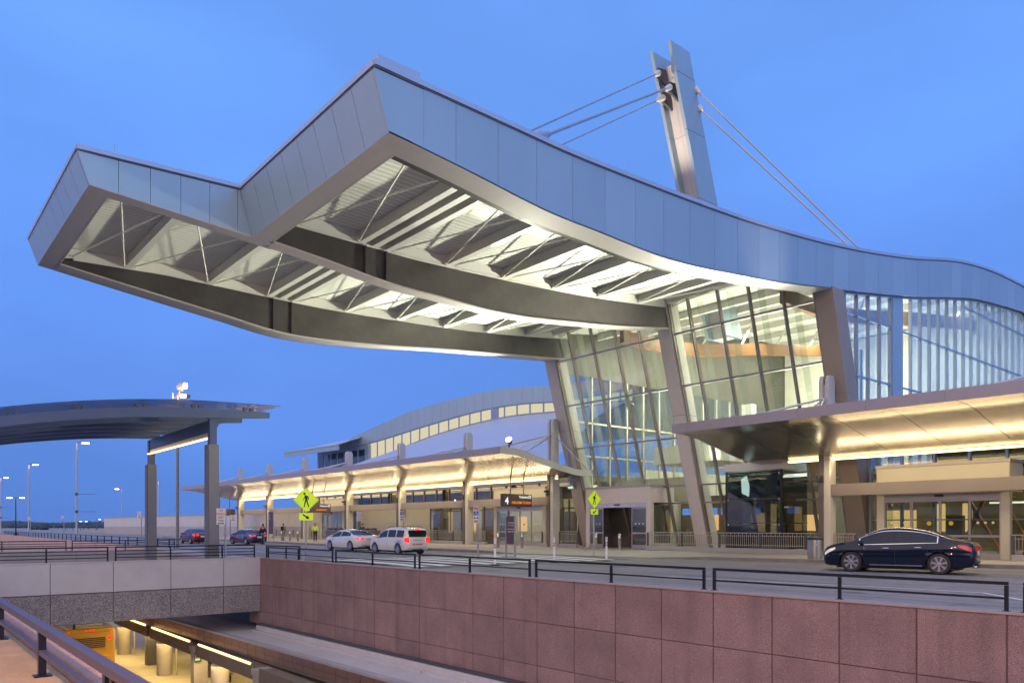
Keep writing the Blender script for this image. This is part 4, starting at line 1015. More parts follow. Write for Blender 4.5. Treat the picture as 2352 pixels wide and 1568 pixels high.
def vest(label, y0, y1):
    t = thing('entrance_vestibule', label, 'entrance', (38,(y0+y1)/2,.15), group='entrance boxes under the canopies')
    vestibule(t, 37.6, y0, y1, 4.55, 3.0, BEIGE, False, 1.7)
    return t
vest('cream entrance box with glass sliding doors behind the number four sign', 41.2, 47.3)
vest('cream entrance box behind the yellow crosswalk sign far down the left wing', 72.5, 78.0)
vest('cream entrance box with two yellow door stickers behind the black sedan', 11.5, 17.2)
# low service wall carrying on past the wing
t = thing('service_wall', 'long pale grey yard wall continuing left from the wing', 'wall', (40,120,0))
a = on(238,1190, Y=0) if 0 else None
pw = [(39.3,84),(39.5,120),(38.6,186)]
m = MB(); ul = MB()
for (ax, ay), (bx, by) in zip(pw, pw[1:]):
    n = max(1, int((by-ay)/3)); 
    for k in range(n):
        p = V3((ax+(bx-ax)*k/n, ay+(by-ay)*k/n+.01, 0)); q = V3((ax+(bx-ax)*(k+1)/n, ay+(by-ay)*(k+1)/n-.01, 0))
        m.prism([(p.x,p.y,1.55),(q.x,q.y,1.55),(q.x,q.y,3.3),(p.x,p.y,3.3)], (.2,0,0)); ul.prism([(p.x-.01,p.y,-.3),(q.x-.01,q.y,-.3),(q.x-.01,q.y,1.54),(p.x-.01,p.y,1.54)], (.2,0,0))
m.build('upper_band', CONC_LT, t); ul.build('lower_band', CONC, t)
m = MB(); m.bar((38.7,186.2,1.5),(60,192,1.5),.2,3.4); m.build('return_wall', CONC_LT, t)
m = MB()
for (ax, ay), (bx, by) in zip(pw, pw[1:]): m.bar((ax+.1,ay,3.36),(bx+.1,by,3.36),.35,.1)
m.build('wall_coping', CONC, t)
# ------------------------------------------------------------------ right wing
rw = thing('right_wing', 'dark glazed terminal wing under and behind the right canopy', 'terminal wing', (42,8,.15))
m = MB(); m.box(XG+.6,78,-12,YR+.2,4.4,4.6); m.build('wing_roof', WINGROOF, rw)
ysr = [18.4]; 
while ysr[-1] > -10: ysr.append(ysr[-1]-1.55)
m = MB()
for a, b in zip(ysr, ysr[1:]):
    for z0, z1 in ((.3,1.9),(1.95,3.4),(3.5,4.3),(4.6,6.2)): m.box(XG+.3,XG+.32,b+.04,a-.04,z0,z1)
g = m.build('front_glazing', GLASS, rw)
m = MB()
for y in ysr: m.box(XG+.2,XG+.42,y-.05,y+.05,.15,6.3)
m.box(XG+.2,XG+.42,-11,18.5,.15,.3)
for z in (1.9,3.4): m.box(XG+.22,XG+.40,-11,18.5,z,z+.06)
m.box(XG+.22,XG+.40,-11,18.5,6.2,6.4); m.build('glazing_frame', BLUEFR, g)
m = MB(); m.box(XG+.45,XG+.6,-11,15.5,4.3,5.6); m.build('dark_spandrel', mat('spandrel',(.055,.05,.05),.4,var=.1), rw)
m = MB(); m.box(50,50.2,-12,YR,.15,4.4); m.build('inner_wall', mat('amber_wall',(.26,.19,.09),.6,var=.3,vscale=.5), rw)
m = MB()
for k in range(9): m.box(45,45.4,-8+k*3,-7.2+k*3,.15,2.2)
m.each('interior_fitting', INT_DK, rw)
m = MB()
for k, y in enumerate((17.6,16.2,13.0,11.9,8,3)): m.box(47,47.04,y,y+.5,1.3,2.9)
m.each('lit_display', SHOP, rw)
m = MB()
for a, b in (((43,13.5,.2),(43,15,3.0)),((43,12.2,.4),(43,13.4,2.9)),((43,15.4,.2),(43,14.2,3.2))): m.bar(a, b, .16, .16)
m.each('orange_strut', mat('orange_paint',(.6,.25,.03),.4), rw)
m = MB(); m.box(XG+.0,78,YR-.3,YR-.2,.15,4.4) if 0 else m.box(49,49.1,-5,16,2.9,3.0); m.build('white_light_line', emis('cool_line',(1,.93,.8),1.3), rw)
# ------------------------------------------------------------------ lamps of the building
def area_down(name, x, y, z, sx_, sy_, e, col=(1,.80,.52)):
    light('AREA', name, (x,y,z), e, col, sx_, sy_)
for y in (24, 34):
    for x in (43, 52, 61):
        light('AREA', 'hall_uplight', (x,y,7.6), 1050, (1,.95,.82), 4, 5, target=(x-.5,y,14))
        light('AREA', 'hall_downlight', (x,y,zt(x)-1.4), 1000, (1,.94,.80), 3, 5)
light('AREA', 'front_fin_fill', (41.5,24,4.6), 90, (.97,1,.84), 8, .5, target=(37.8,24,12)); light('AREA', 'front_fin_fill', (41.5,34,4.6), 70, (.97,1,.84), 8, .5, target=(37.8,34,12))  # unseen fill lights added to brighten the fins behind the glass
light('POINT', 'hall_spot', (40.5,25.6,11.4), 60, (1,.95,.85), radius=.10); light('POINT', 'hall_spot', (41.5,32.6,8.6), 25, (1,.85,.6), radius=.07); light('POINT', 'hall_spot', (43,30.6,6.6), 40, (1,.9,.75), radius=.10)
for y in (44, 52, 60, 74): area_down('wing_ceiling_light', 43, y, 5.25, 3, 5, 260)
for y in (-4, 4, 12): area_down('wing_ceiling_light', 45, y, 4.3, 4, 6, 170)
area_down('hall_low_light', 43.5, 24, 4.2, 2, 5, 60); area_down('hall_low_light', 43.5, 34, 4.9 if 0 else 3.2, 2, 5, 60)
# floodlights on the canopies washing the roof underside, the right one assumed
def flood(label, x, y, z, tx, ty, tz, e, spot=95, col=(.98,1,.78), emit=LAMPW):
    t = thing('canopy_floodlight', label, 'floodlight', (x,y,z), group='floodlights on the canopies')
    d = (V3((tx,ty,tz))-V3((x,y,z))).normalized()
    m = MB(); m.tube([V3((x,y,z))-d*.28, V3((x,y,z)), V3((x,y,z))+d*.10], [.10,.2,.22], 14); m.build('lamp_housing', DKGREY, t)
    m = MB(); m.tube([V3((x,y,z))+d*.105, V3((x,y,z))+d*.125], .19, 14); m.build('lamp_glass', emit, t)
    m = MB(); m.box(x-.04,x+.04,y-.04,y+.04,z-.6,z-.1); m.build('lamp_stem', DKGREY, t)
    p = V3((x,y,z))+d*.2
    light('SPOT', 'flood_beam', p, e, col, target=(tx,ty,tz), spot=radians(spot), blend=.9, radius=.35)
flood('glaring floodlight on the near end of the left canopy', 31.5, 38.0, 7.15, 23, 34, 14, 15000, 125)
flood('assumed floodlight on the top of the right canopy aimed at the roof underside', 34.4, 22.2, 6.5, 22, 25.0, 14, 22000, 130)  # assumed lamp hidden behind the canopy edge, added to light the roof underside
t = thing('assumed_mast_spotlight', 'assumed small spotlight on the roof washing the mast', 'floodlight', (33.2,29.85,zt(33)+.3))  # assumed lamp, added on the roof for the warm light in the mast recess
m = MB(); m.tube([(33.2,29.85,zt(33)),(33.3,29.85,zt(33)+.5)], .12, 10); m.build('lamp_housing', DKGREY, t)
light('SPOT', 'assumed_mast_beam', (33.4,29.85,zt(33)+.6), 13000, (1,.80,.60), target=(37.6,29.85,27), spot=radians(34), blend=.8, radius=.1)
light('SPOT', 'assumed_fascia_beam', (31,13.5,7.2), 1500, (1,.80,.6), target=(30.2,18.6,13.4), spot=radians(32), blend=1, radius=.1)  # assumed beam with no fixture, added for the warm glow on the fascia
# lower level
for y0, y1 in ((32.3,39.6),(40.6,48),(49,56.8)):
    o = light('AREA', 'lower_strip_light', (12.6,(y0+y1)/2,-5.0), 150, (1,.70,.28), 1.2, y1-y0)
    o = light('AREA', 'lower_side_light', (11.9,(y0+y1)/2,-4.3), 170, (1,.70,.28), y1-y0, .1, target=(8,(y0+y1)/2,-6.9))
for y in (24,33,42,51): light('AREA', 'lower_ceiling_light', (16.0,y,-4.46), 50, (1,.70,.30), 1, 3)
# assumed sodium street lamp, added behind the camera to light the near parapet orange
t = thing('assumed_street_lamp', 'assumed sodium street lamp behind the camera on the near side of the sunken road', 'street lamp', (-5,1.5,0))
m = MB(); m.tube([(-5,1.5,0),(-5,1.5,8)], [.1,.07], 12); m.build('pole', GALV, t)
m = MB(); m.tube([(-5,1.5,7.9),(-3.8,1.8,8.1)], .05, 8); m.build('arm', GALV, t)
m = MB(); m.cbox((-3.5,1.85,8.1),(.8,.35,.15)); m.build('lamp_head', DKGREY, t)
m = MB(); m.cbox((-3.5,1.85,8.0),(.5,.25,.04)); m.build('lamp_glass', LAMPO, t)
light('SPOT', 'assumed_sodium_beam', (-3.5,1.85,7.9), 6500, (1,.50,.20), target=(3,9,-2), spot=radians(150), blend=.6, radius=.2)
# ------------------------------------------------------------------ vehicles
def Tb(pts): return smooth_tab(pts, 5)
def car(name, label, loc, rz, sp, paint, sc_=1.0, lit=True):
    t = thing(name, label, 'car', (loc[0],loc[1],loc[2]), rz)
    t.scale = (sc_,)*3
    zr, zbt, wd, zs = [Tb(sp[k]) for k in ('zr','zb','w','zs')]
    F = lambda tab, x: lerp_tab(tab, x)
    L0, L1 = sp['zr'][0][0], sp['zr'][-1][0]
    tum = sp.get('tum', .27)
    def side(x, s):
        """s 0..1 sill->belt, 1..2 belt->roof edge"""
        w_ = F(wd, x); z0 = F(zs, x)+.05; r = F(zr, x); b = min(F(zbt, x), r-.03); h = r-b
        if s <= 1:
            z = z0+(b-z0)*s; y = w_*(.93+.07*sin(pi*min(1, .15+s*.75))) - .012*max(0, 1-abs(s-.62)*9)
            return y, z
        ze = b+h*.80; we = w_*(.985-tum*min(1, h/.42)-.10*min(1,h/.05)*0)
        q = s-1; y0 = w_*(.93+.07*sin(pi*.9)); return y0+(we-y0)*(q**1.15)-.0, b+(ze-b)*q
    def top(x, a):
        r = F(zr, x); ye, ze = side(x, 2); c = cos(a); s_ = sin(a)
        return ye*(c**.62 if c > 0 else 0), ze+(r-ze)*(s_**.8)
    NS, NT = 18, 10
    ra = sp['wr']+.05
    def arch(x):
        for wx in sp['wx']:
            if abs(x-wx) < ra: return sp['wr']+sqrt(ra*ra-(x-wx)**2)
        return -1
    def ring(x):
        w_ = F(wd, x); z0 = F(zs, x); az = arch(x); sm = 0
        if az > z0+.05:
            zt0 = side(x, 0)[1]; zt1 = side(x, 1)[1]; sm = min(.98, (az-zt0)/(zt1-zt0)); z0 = az-.01
        SS = [sm+(1-sm)*2*k/NS for k in range(NS//2)]+[1+2*k/NS for k in range(NS//2+1)]
        h = [(0, z0), (w_*.6, z0), (w_*.90, z0+.004)]+[side(x, q) for q in SS]+[top(x, pi/2*k/NT) for k in range(1, NT+1)]
        return [(x, y, z) for y, z in h]+[(x, -y, z) for y, z in h[-2:0:-1]]
    n = 90; xs = [L0+(L1-L0)*(.5-.5*cos(pi*k/n)) for k in range(n+1)]
    for wx in sp['wx']: xs += [wx+ra*cos(pi*k/24)*.9999 for k in range(25)]+[wx-ra*1.0002, wx+ra*1.0002]
    xs = sorted(set(round(x, 5) for x in xs)); n = len(xs)-1
    rings = [ring(x) for x in xs]; K = len(rings[0])
    m = MB(); vs = [p for r in rings for p in r]
    fs = [(i*K+k, i*K+(k+1) % K, (i+1)*K+(k+1) % K, (i+1)*K+k) for i in range(n) for k in range(K)]
    m.add(vs, fs+[tuple(range(K))[::-1], tuple(n*K+k for k in range(K))])
    body = m.build('body', paint, t, local=True, smooth='auto')
    R = sp['wr']; W = max(q[1] for q in sp['w'])
    m = MB()
    for wx in sp['wx']: m.box(wx-R-.04,wx+R+.04,-W*.66,W*.66,R*.5,R*2+.05)
    m.box(L0+.5,L1-.5,-W*.72,W*.72,.14,.3); m.build('underbody', BLACK, t, local=True)
    def patch(nm, mt, fn, us, vs_, off=.008, smooth=True, parent=body):
        """strip of the body surface lifted off by off; fn(u, v) -> (x, y, z)"""
        for sgn in (1,-1):
            m = MB(); rows = []
            for u in us:
                row = []
                for v in vs_(u):
                    x, y, z = fn(u, v); nn = V3((0, y, max(0, z-.75)*1.2)).normalized()*off
                    row.append((x, sgn*(y+nn.y), z+nn.z))
                rows.append(row)
            m.grid(rows, flip=sgn < 0); m.build(nm, mt, parent, local=True, smooth=smooth)
    sfn = lambda x, s: (x, *side(x, s))
    def win(nm, x0, x1, s0=1.10, s1=1.93):
        us = [x0+(x1-x0)*k/14 for k in range(15)]
        patch(nm, GLASS_CAR if 0 else CARGL, sfn, us, lambda u: [s0+(s1-s0)*k/6 for k in range(7)])
    for a, b in sp['win']: win('side_window', a, b)
    if sp.get('chrome'):
        a, b = sp['win'][0][0], sp['win'][-1][1]
        for s, w2 in ((1.03,.05),(1.965,.045)):
            us = [a-.02+(b-a+.04)*k/40 for k in range(41)]
            patch('chrome_trim', CHROME, sfn, us, lambda u: [s-w2/2, s+w2/2], .014)
        for xe in (a-.03, b+.005): patch('chrome_trim', CHROME, lambda u, v: sfn(u, v), [xe, xe+.035], lambda u: [1.03+(1.965-1.03)*k/6 for k in range(7)], .015)
        us = [sp['wx'][0]+R+.15+(sp['wx'][1]-sp['wx'][0]-2*R-.4)*k/8 for k in range(9)]
        patch('sill_trim', CHROME, sfn, us, lambda u: [.03,.075], .012)
    # windscreen and rear screen
    for nm, (a, b) in (('windscreen', sp['ws']), ('rear_screen', sp['rs'])):
        m = MB(); rows = []
        for k in range(13):
            x = a+(b-a)*k/12; row = []
            for q in range(-10, 11):
                an = pi/2-abs(q)/10*pi/2*.86; y, z = top(x, an); row.append((x+(.006 if nm == 'windscreen' else -.006), y*(1 if q >= 0 else -1), z+.007))
            rows.append(row)
        m.grid(rows); m.build(nm, CARGL, body, local=True, smooth=True)
    # door cuts, handles
    for xd in sp['cuts']: patch('door_gap', BLACK, sfn, [xd-.006, xd+.006], lambda u: [.12+k*.11 for k in range(9)], .003)
    for xh in sp['handles']:
        for sgn in (1,-1):
            y, z = side(xh, .84); m = MB(); m.tube([(xh-.10,sgn*(y+.008),z),(xh-.05,sgn*(y+.035),z),(xh+.05,sgn*(y+.035),z),(xh+.10,sgn*(y+.008),z)], .014, 6); m.build('door_handle', sp.get('hm', paint), body, local=True)
    # mirrors
    for sgn in (1,-1):
        y, z = side(sp['mx'], 1.05); m = MB(); m.tube([(sp['mx'],sgn*(y-.02),z+.03),(sp['mx']+.01,sgn*(y+.06),z+.06),(sp['mx']+.02,sgn*(y+.10),z+.08),(sp['mx']+.0,sgn*(y+.20),z+.08)], [.03,.05,.08,.05], 8); m.build('mirror', paint, body, local=True, smooth=True)
    # lamps
    x0, x1, s0, s1 = sp['head']
    patch('headlight', HEADL, sfn, [x0+(x1-x0)*k/8 for k in range(9)], lambda u: [s0+(.55*(1-(u-x0)/(x1-x0))**2*(s1-s0))+(s1-s0)*(1-.55*(1-(u-x0)/(x1-x0))**2)*k/3 for k in range(4)], .006)
    x0, x1, s0, s1 = sp['tail']
    patch('taillight', TAILL if lit else TAILD, sfn, [x0+(x1-x0)*k/8 for k in range(9)], lambda u: [s0+(.6*((u-x0)/(x1-x0))**2*(s1-s0))+(s1-s0)*(1-.6*((u-x0)/(x1-x0))**2)*k/3 for k in range(4)], .007)
    for sgn in (1,-1):
        m = MB(); y0, z0, y1, z1 = sp['tailr']; m.box(L0-.03,L0+.05,min(sgn*y0,sgn*y1),max(sgn*y0,sgn*y1),z0,z1); m.build('taillight', TAILL if lit else TAILD, body, local=True, bevel=.012)
    m = MB(); m.box(L0-.025,L0+.03,-.26,.26,sp['plate'],sp['plate']+.13); m.build('licence_plate', SIGNW, t, local=True)
    m = MB(); m.box(L0+.10,L0+.02-.03,-.36,.36,sp['plate']+.15,sp['plate']+.18) if 0 else m.box(L0-.03,L0+.02,-.34,.34,sp['plate']+.155,sp['plate']+.18); m.build('boot_strip', CHROME, t, local=True)
    m = MB(); m.box(L0-.02,L0+.1,-sp['bw'],sp['bw'],.40,.415); m.box(L0-.015,L0+.1,-sp['bw']*.5,sp['bw']*.5,.24,.34); m.build('bumper_trim', BLACK, t, local=True)
    m = MB(); zg = sp['grille']; m.box(L1-.06,L1+.012,-.40,.40,zg,zg+.2)
    m.build('grille', BLACK, t, local=True, bevel=.01)
    for wx in sp['wx']:
        for sgn in (1,-1):
            c = (wx, sgn*(W-.115), R); wd_ = .11
            m = MB(); prof = [(R*.66,-wd_),(R*.93,-wd_),(R,-wd_*.7),(R,wd_*.7),(R*.93,wd_),(R*.70,wd_*1.0),(R*.66,wd_*.8)]
            m.lathe([(r, h*sgn) for r, h in prof], c, 36, 'y', False); wh = m.build('wheel', RUBBER, t, local=True, smooth='auto')
            m = MB(); yo = wd_*.78*sgn
            m.lathe([(R*.70,yo*1.25),(R*.66,yo*1.26),(R*.62,yo*.9),(R*.60,-yo*.4)], c, 36, 'y', False); m.build('rim', RIMM, wh, local=True, smooth='auto')
            m = MB(); m.lathe([(R*.62,yo*.35),(R*.62,yo*.30)], c, 28, 'y'); m.build('brake_disc', DKGREY, wh, local=True)
            m = MB(); ns = 7
            for k in range(ns):
                an = 2*pi*k/ns+.2; dx, dz = cos(an), sin(an); px, pz = -dz, dx
                r0, r1, w0, w1 = R*.10, R*.66, R*.07, R*.125
                pts = [(c[0]+dx*r0-px*w0, c[1]+yo*1.15, c[2]+dz*r0-pz*w0),(c[0]+dx*r1-px*w1, c[1]+yo*1.20, c[2]+dz*r1-pz*w1),(c[0]+dx*r1+px*w1, c[1]+yo*1.20, c[2]+dz*r1+pz*w1),(c[0]+dx*r0+px*w0, c[1]+yo*1.15, c[2]+dz*r0+pz*w0)]
                m.prism(pts, (0,-.02*sgn,0))
            m.lathe([(R*.17,yo*1.22),(R*.15,yo*1.30),(.01,yo*1.33)], c, 18, 'y'); m.build('spokes', RIMM, wh, local=True)
    return t, side, top
CARGL = mat('tinted_window', (.012,.016,.022), .03, 0, spec=.45)
CHROME = mat('chrome', (.75,.76,.8), .12, 1)
RIMM = mat('alloy_rim', (.62,.62,.66), .22, .95)
HEADL = mat('headlamp_lens', (.75,.70,.62), .12, .2, coat=1); HEADL.node_tree.nodes['Principled BSDF'].inputs['Emission Color'].default_value = (1,.8,.55,1); HEADL.node_tree.nodes['Principled BSDF'].inputs['Emission Strength'].default_value = .35
TAILL = mat('lit_taillight', (.6,.01,.01), .15, coat=1); b_ = TAILL.node_tree.nodes['Principled BSDF']; b_.inputs['Emission Color'].default_value = (1,.012,.006,1); b_.inputs['Emission Strength'].default_value = 2.6
TAILD = mat('taillight', (.30,.005,.01), .15, coat=.3); b_ = TAILD.node_tree.nodes['Principled BSDF']; b_.inputs['Emission Color'].default_value = (1,.02,.015,1); b_.inputs['Emission Strength'].default_value = .28
P_BLACK = mat('black_car_paint', (.004,.008,.024), .10, .1, coat=.35, spec=.35)
P_WHITE = mat('white_car_paint', (.80,.78,.76), .22, .05, coat=1)
P_BLUE = mat('dark_blue_car_paint', (.03,.04,.10), .16, .3, coat=1)
P_REDLIT = mat('red_lit_car_paint', (.12,.012,.016), .25, .1, coat=.3)  # red tail light glow put into the paint of a dark car
SED = dict(zr=[(-2.5,.86),(-2.44,.98),(-2.3,1.05),(-2.05,1.09),(-1.75,1.14),(-1.35,1.28),(-.9,1.41),(-.4,1.485),(.05,1.50),(.45,1.46),(.9,1.30),(1.35,1.08),(1.5,1.03),(1.9,.96),(2.2,.88),(2.38,.79),(2.46,.68),(2.5,.60)],
    zb=[(-2.5,.82),(-2.3,.96),(-1.9,1.02),(-1,1.0),(0,.96),(1.0,.93),(1.6,.92),(2.2,.80),(2.5,.55)],
    w=[(-2.5,.66),(-2.45,.76),(-2.3,.84),(-1.9,.905),(-1.2,.93),(0,.925),(1.2,.925),(1.8,.90),(2.15,.83),(2.35,.72),(2.46,.58),(2.5,.48)],
    zs=[(-2.5,.42),(-2.42,.30),(-2.2,.24),(-1.5,.20),(0,.19),(1.5,.20),(2.2,.21),(2.42,.25),(2.5,.32)],
    wx=(-1.42,1.42), wr=.345, win=[(-1.38,-1.10),(-1.06,-.10),(.0,1.12)], ws=(.62,1.36), rs=(-1.80,-.92), cuts=(-1.05,-.05,1.02), handles=(-.75,.25), mx=1.02,
    head=(1.98,2.42,.70,.95), tail=(-2.40,-2.02,.74,.93), tailr=(.42,.80,.66,.93), plate=.66, bw=.6, grille=.42, chrome=True, hm=CHROME)
# black sedan: near-side wheels stand on the lane beside the kerb
pr = V3(on(1960.5,1312.5, z=0)); pf = V3(on(2149,1319, z=0))
d = (pr-pf); hd = atan2(d.y, d.x); mid = (pr+pf)/2; side_n = V3((-sin(hd), cos(hd), 0))
if side_n.x < 0: side_n = -side_n
cpos = mid+side_n*.86
SEDB = dict(SED)
for k_, fz in (('zr',1.055),('zb',1.03),('w',1),('zs',1)): SEDB[k_] = [(a*.965, b*fz) for a, b in SED[k_]]
SEDB.update(wx=(-1.39,1.36), wr=.355, win=[(-1.33,-1.06),(-1.02,-.10),(.0,1.08)], ws=(.60,1.31), rs=(-1.74,-.89), head=(1.91,2.33,.72,.96), tail=(-2.32,-1.93,.74,.94))
car('black_sedan', 'shiny black sedan standing at the kerb beneath the right canopy', (cpos.x,cpos.y,0), hd, SEDB, P_BLACK, 1.0, False)
for sgn in (1,): pass
def at_near_wheels(pa, pb, half, sgnx=1):
    a = V3(on(*pa, z=0)); b = V3(on(*pb, z=0)); return a, b
SEDW = dict(SED); SEDW['chrome'] = False
car('white_sedan', 'white sedan with lit tail lights stopped behind the white wagon', (24.7,46.6,0), radians(93), SEDW, P_WHITE, .93)
car('dark_blue_sedan', 'small dark blue sedan at the kerb beside two standing people', (25.6,67.6,0), radians(96), SEDW, P_BLUE, .90)
car('red_lit_car', 'dark car tinted red by its glowing tail lights behind the pavilion columns', (23.0,73.8,0), radians(90), SEDW, P_REDLIT, .93)
WAG = dict(zr=[(-2.2,1.0),(-2.19,1.25),(-2.12,1.50),(-1.95,1.585),(-1.2,1.62),(-.4,1.63),(.2,1.58),(.6,1.42),(1.0,1.12),(1.15,1.06),(1.5,1.03),(1.9,.95),(2.1,.80),(2.2,.60)],
    zb=[(-2.2,.94),(-1.9,.99),(0,.98),(1.0,.97),(1.6,.93),(2.2,.55)],
    w=[(-2.2,.74),(-2.15,.80),(-1.9,.86),(-1,.87),(0,.87),(1.2,.87),(1.8,.84),(2.1,.70),(2.2,.5)],
    zs=[(-2.2,.36),(-2,.26),(-1,.22),(0,.22),(1.5,.22),(2.05,.26),(2.2,.36)], tum=.17,
    wx=(-1.35,1.28), wr=.335, win=[(-1.9,-1.15),(-1.05,-.2),(-.1,.80)], ws=(.35,1.02), rs=(-2.19,-2.14), cuts=(-1.1,-.15,.85), handles=(-.8,.1), mx=.78,
    head=(1.75,2.1,.72,.98), tail=(-2.17,-2.0,.70,.93), tailr=(.60,.76,.86,1.02), plate=.72, bw=.68, grille=.45, hm=CHROME)
wg, _, _ = car('white_wagon', 'tall white wagon with red phone number and roof rack before the crossing', (23.5,38.6,0), radians(91), WAG, P_WHITE, .95)
m = MB(); m.box(-2.215,-2.19,-.60,.60,1.06,1.46); m.build('rear_window', CARGL, wg, local=True, bevel=.02)
m = MB(); m.box(-2.235,-2.2,-.18,.18,1.47,1.52); m.build('brake_lamp', TAILL, wg, local=True)
for s in (1,-1):
    m = MB(); m.tube([(-1.9,s*.58,1.60),(-1.7,s*.58,1.67),(-.1,s*.58,1.68),(.1,s*.58,1.60)], .018, 6); m.build('roof_rail', BLACK, wg, local=True)
    m = MB(); m.tube([(-2.2,s*.66,.76),(-2.235,s*.66,.76)], .045, 12); m.build('lower_lamp', TAILL, wg, local=True)
def local_text(t, body, size, mt, o, r, u, **k):
    Mx = ROOT[t.name]; R3 = Mx.to_3x3()
    s = t.scale[0]
    return text_mesh(body, size, mt, t, Mx @ V3(o), R3 @ V3(r), R3 @ V3(u), **k)
local_text(wg, '252-438-0637', .13, SIGNR, (-2.222,.36,.58), (0,-1,0), (0,0,1), bold=.004)
for k, s_ in enumerate(('AUTO DETAIL','PICK UP','& DELIVERY')): local_text(wg, s_, .09, SIGNB, (-1.0,.888,.80-k*.12) if 0 else (-1.72,.893,.86-k*.13), (-1,0,0), (0,0,1), align='RIGHT') if 0 else None
m = MB()
for k in range(3): m.box(-1.75,-1.25+.06*k,.872,.876,.84-k*.09,.865-k*.09)
m.build('door_lettering', SIGNB, wg, local=True)
# badges and aerial on the black sedan
bs = bpy.data.objects['black_sedan']
m = MB(); m.prism([(-.95,-.012,1.42),(-.72,-.012,1.455),(-.93,-.012,1.52)], (0,.024,0)); m.build('roof_aerial', P_BLACK, bs, local=True)
# driver silhouette inside is hidden by tinted windows; exhaust tips
for s in (1,-1):
    m = MB(); m.tube([(-2.30,s*.55,.27),(-2.44,s*.55,.28)], .045, 10); m.build('exhaust_tip', CHROME, bs, local=True)
# ---- yellow bus on the lower road
bus = thing('yellow_bus', 'yellow bus with red lights partly under the front bridge', 'bus', (9.1,51.8,-6.95), radians(90)); BY = mat('bus_yellow', (.62,.36,.02), .4, var=.05); BW_ = mat('bus_white', (.75,.73,.62), .5)
m = MB(); m.box(-4.6,6.5,-1.27,1.27,.62,2.95); m.build('body', BY, bus, local=True, bevel=.10)
m = MB(); m.box(-4.45,6.4,-1.15,1.15,2.9,3.02); m.build('roof', BW_, bus, local=True, bevel=.05)
m = MB(); m.box(-4.2,-3.2,-.7,.7,3.02,3.14); m.build('roof_hatch', BW_, bus, local=True, bevel=.03)
m = MB(); m.box(-4.64,-4.58,-1.0,1.0,1.35,2.72); m.box(-4.64,-4.58,-1.0,1.0,.68,1.3); m.build('rear_panel', BY, bus, local=True, bevel=.02)
m = MB()
for k in range(6): m.box(-4.67,-4.63,-.75,.75,1.85+k*.10,1.91+k*.10)
m.build('vent_grille', BLACK, bus, local=True)
for y, z, r in ((-.95,2.35,.085),(.95,2.35,.085),(-.95,.80,.10),(.95,.80,.10),(-1.05,2.78,.035),(1.05,2.78,.035),(-.2,2.84,.035),(0,2.84,.035),(.2,2.84,.035)):
    m = MB(); m.tube([(-4.62,y,z),(-4.67,y,z)], r, 14); m.build('red_lamp', TAILL, bus, local=True)
m = MB(); m.box(-5.0,-4.5,-1.1,1.1,.50,.60); m.build('rear_bumper', BW_, bus, local=True, bevel=.02)
m = MB(); m.box(-4.5,6.2,-1.2,1.2,.3,.62); m.build('chassis', BLACK, bus, local=True)
for k in range(8):
    for s in (1,-1): m = MB(); m.box(-4.0+k*1.3,-2.9+k*1.3,s*1.26 if s > 0 else -1.285,1.285 if s > 0 else -1.26,1.5,2.5); m.build('side_window', CARGL, bus, local=True)
m = MB(); m.tube([(-4.5,.75,2.95),(-4.5,.75,3.22)], .07, 10); m.build('exhaust_stack', BLACK, bus, local=True)
for x in (-2.8,4.6):
    for s in (1,-1):
        m = MB(); m.lathe([(.25,-.13),(.48,-.13),(.5,0),(.48,.13),(.25,.13)], (x,s*1.08,.5), 24, 'y'); m.build('wheel', RUBBER, bus, local=True, smooth='auto')
local_text(bus, '1', .30, BLACK, (-4.645,.06,1.52), (0,-1,0), (0,0,1), bold=.008)
light('POINT', 'tail_glow', (9.6,46.8,-6.0), 6, (1,.06,.04), radius=.1)
# ------------------------------------------------------------------ people
SKIN = mat('skin', (.42,.24,.16), .6); HAIR = mat('dark_hair', (.02,.015,.012), .6); JEANS = mat('jeans', (.10,.14,.24), .85, var=.15, vscale=12); NAVY = mat('navy_trousers', (.015,.02,.05), .85)
HIVIS = mat('hi_vis_yellow', (.60,.85,.02), .6, var=.1, vscale=10); HIVIS.node_tree.nodes['Principled BSDF'].inputs['Emission Color'].default_value = (.6,.85,.05,1); HIVIS.node_tree.nodes['Principled BSDF'].inputs['Emission Strength'].default_value = .12
REDJ = mat('red_fabric', (.5,.02,.015), .8, var=.1, vscale=10); BLKJ = mat('black_fabric', (.012,.012,.018), .85); GREYJ = mat('grey_fabric', (.25,.22,.19), .85); SHOE = mat('shoe', (.02,.02,.02), .6); REFL = mat('reflective_strip', (.7,.7,.68), .3)
def skin_obj(nm, verts, edges, radii, mt, parent, root=0, sub=1):
    me = bpy.data.meshes.new(nm); me.from_pydata(verts, edges, []); o = bpy.data.objects.new(nm, me); C.objects.link(o)
    md = o.modifiers.new('skin', 'SKIN'); md.use_smooth_shade = True
    for v, r in zip(me.skin_vertices[0].data, radii): v.radius = r if isinstance(r, tuple) else (r, r); v.use_root = False
    me.skin_vertices[0].data[root].use_root = True
    s = o.modifiers.new('sub', 'SUBSURF'); s.levels = sub
    bpy.context.view_layer.update(); dg = bpy.context.evaluated_depsgraph_get(); me2 = bpy.data.meshes.new_from_object(o.evaluated_get(dg))
    o.modifiers.clear(); o.data = me2; me2.name = nm; me2.materials.clear(); me2.materials.append(mt); me2.shade_smooth()
    o.parent = parent; ROOT[o.name] = ROOT[parent.name]; return o
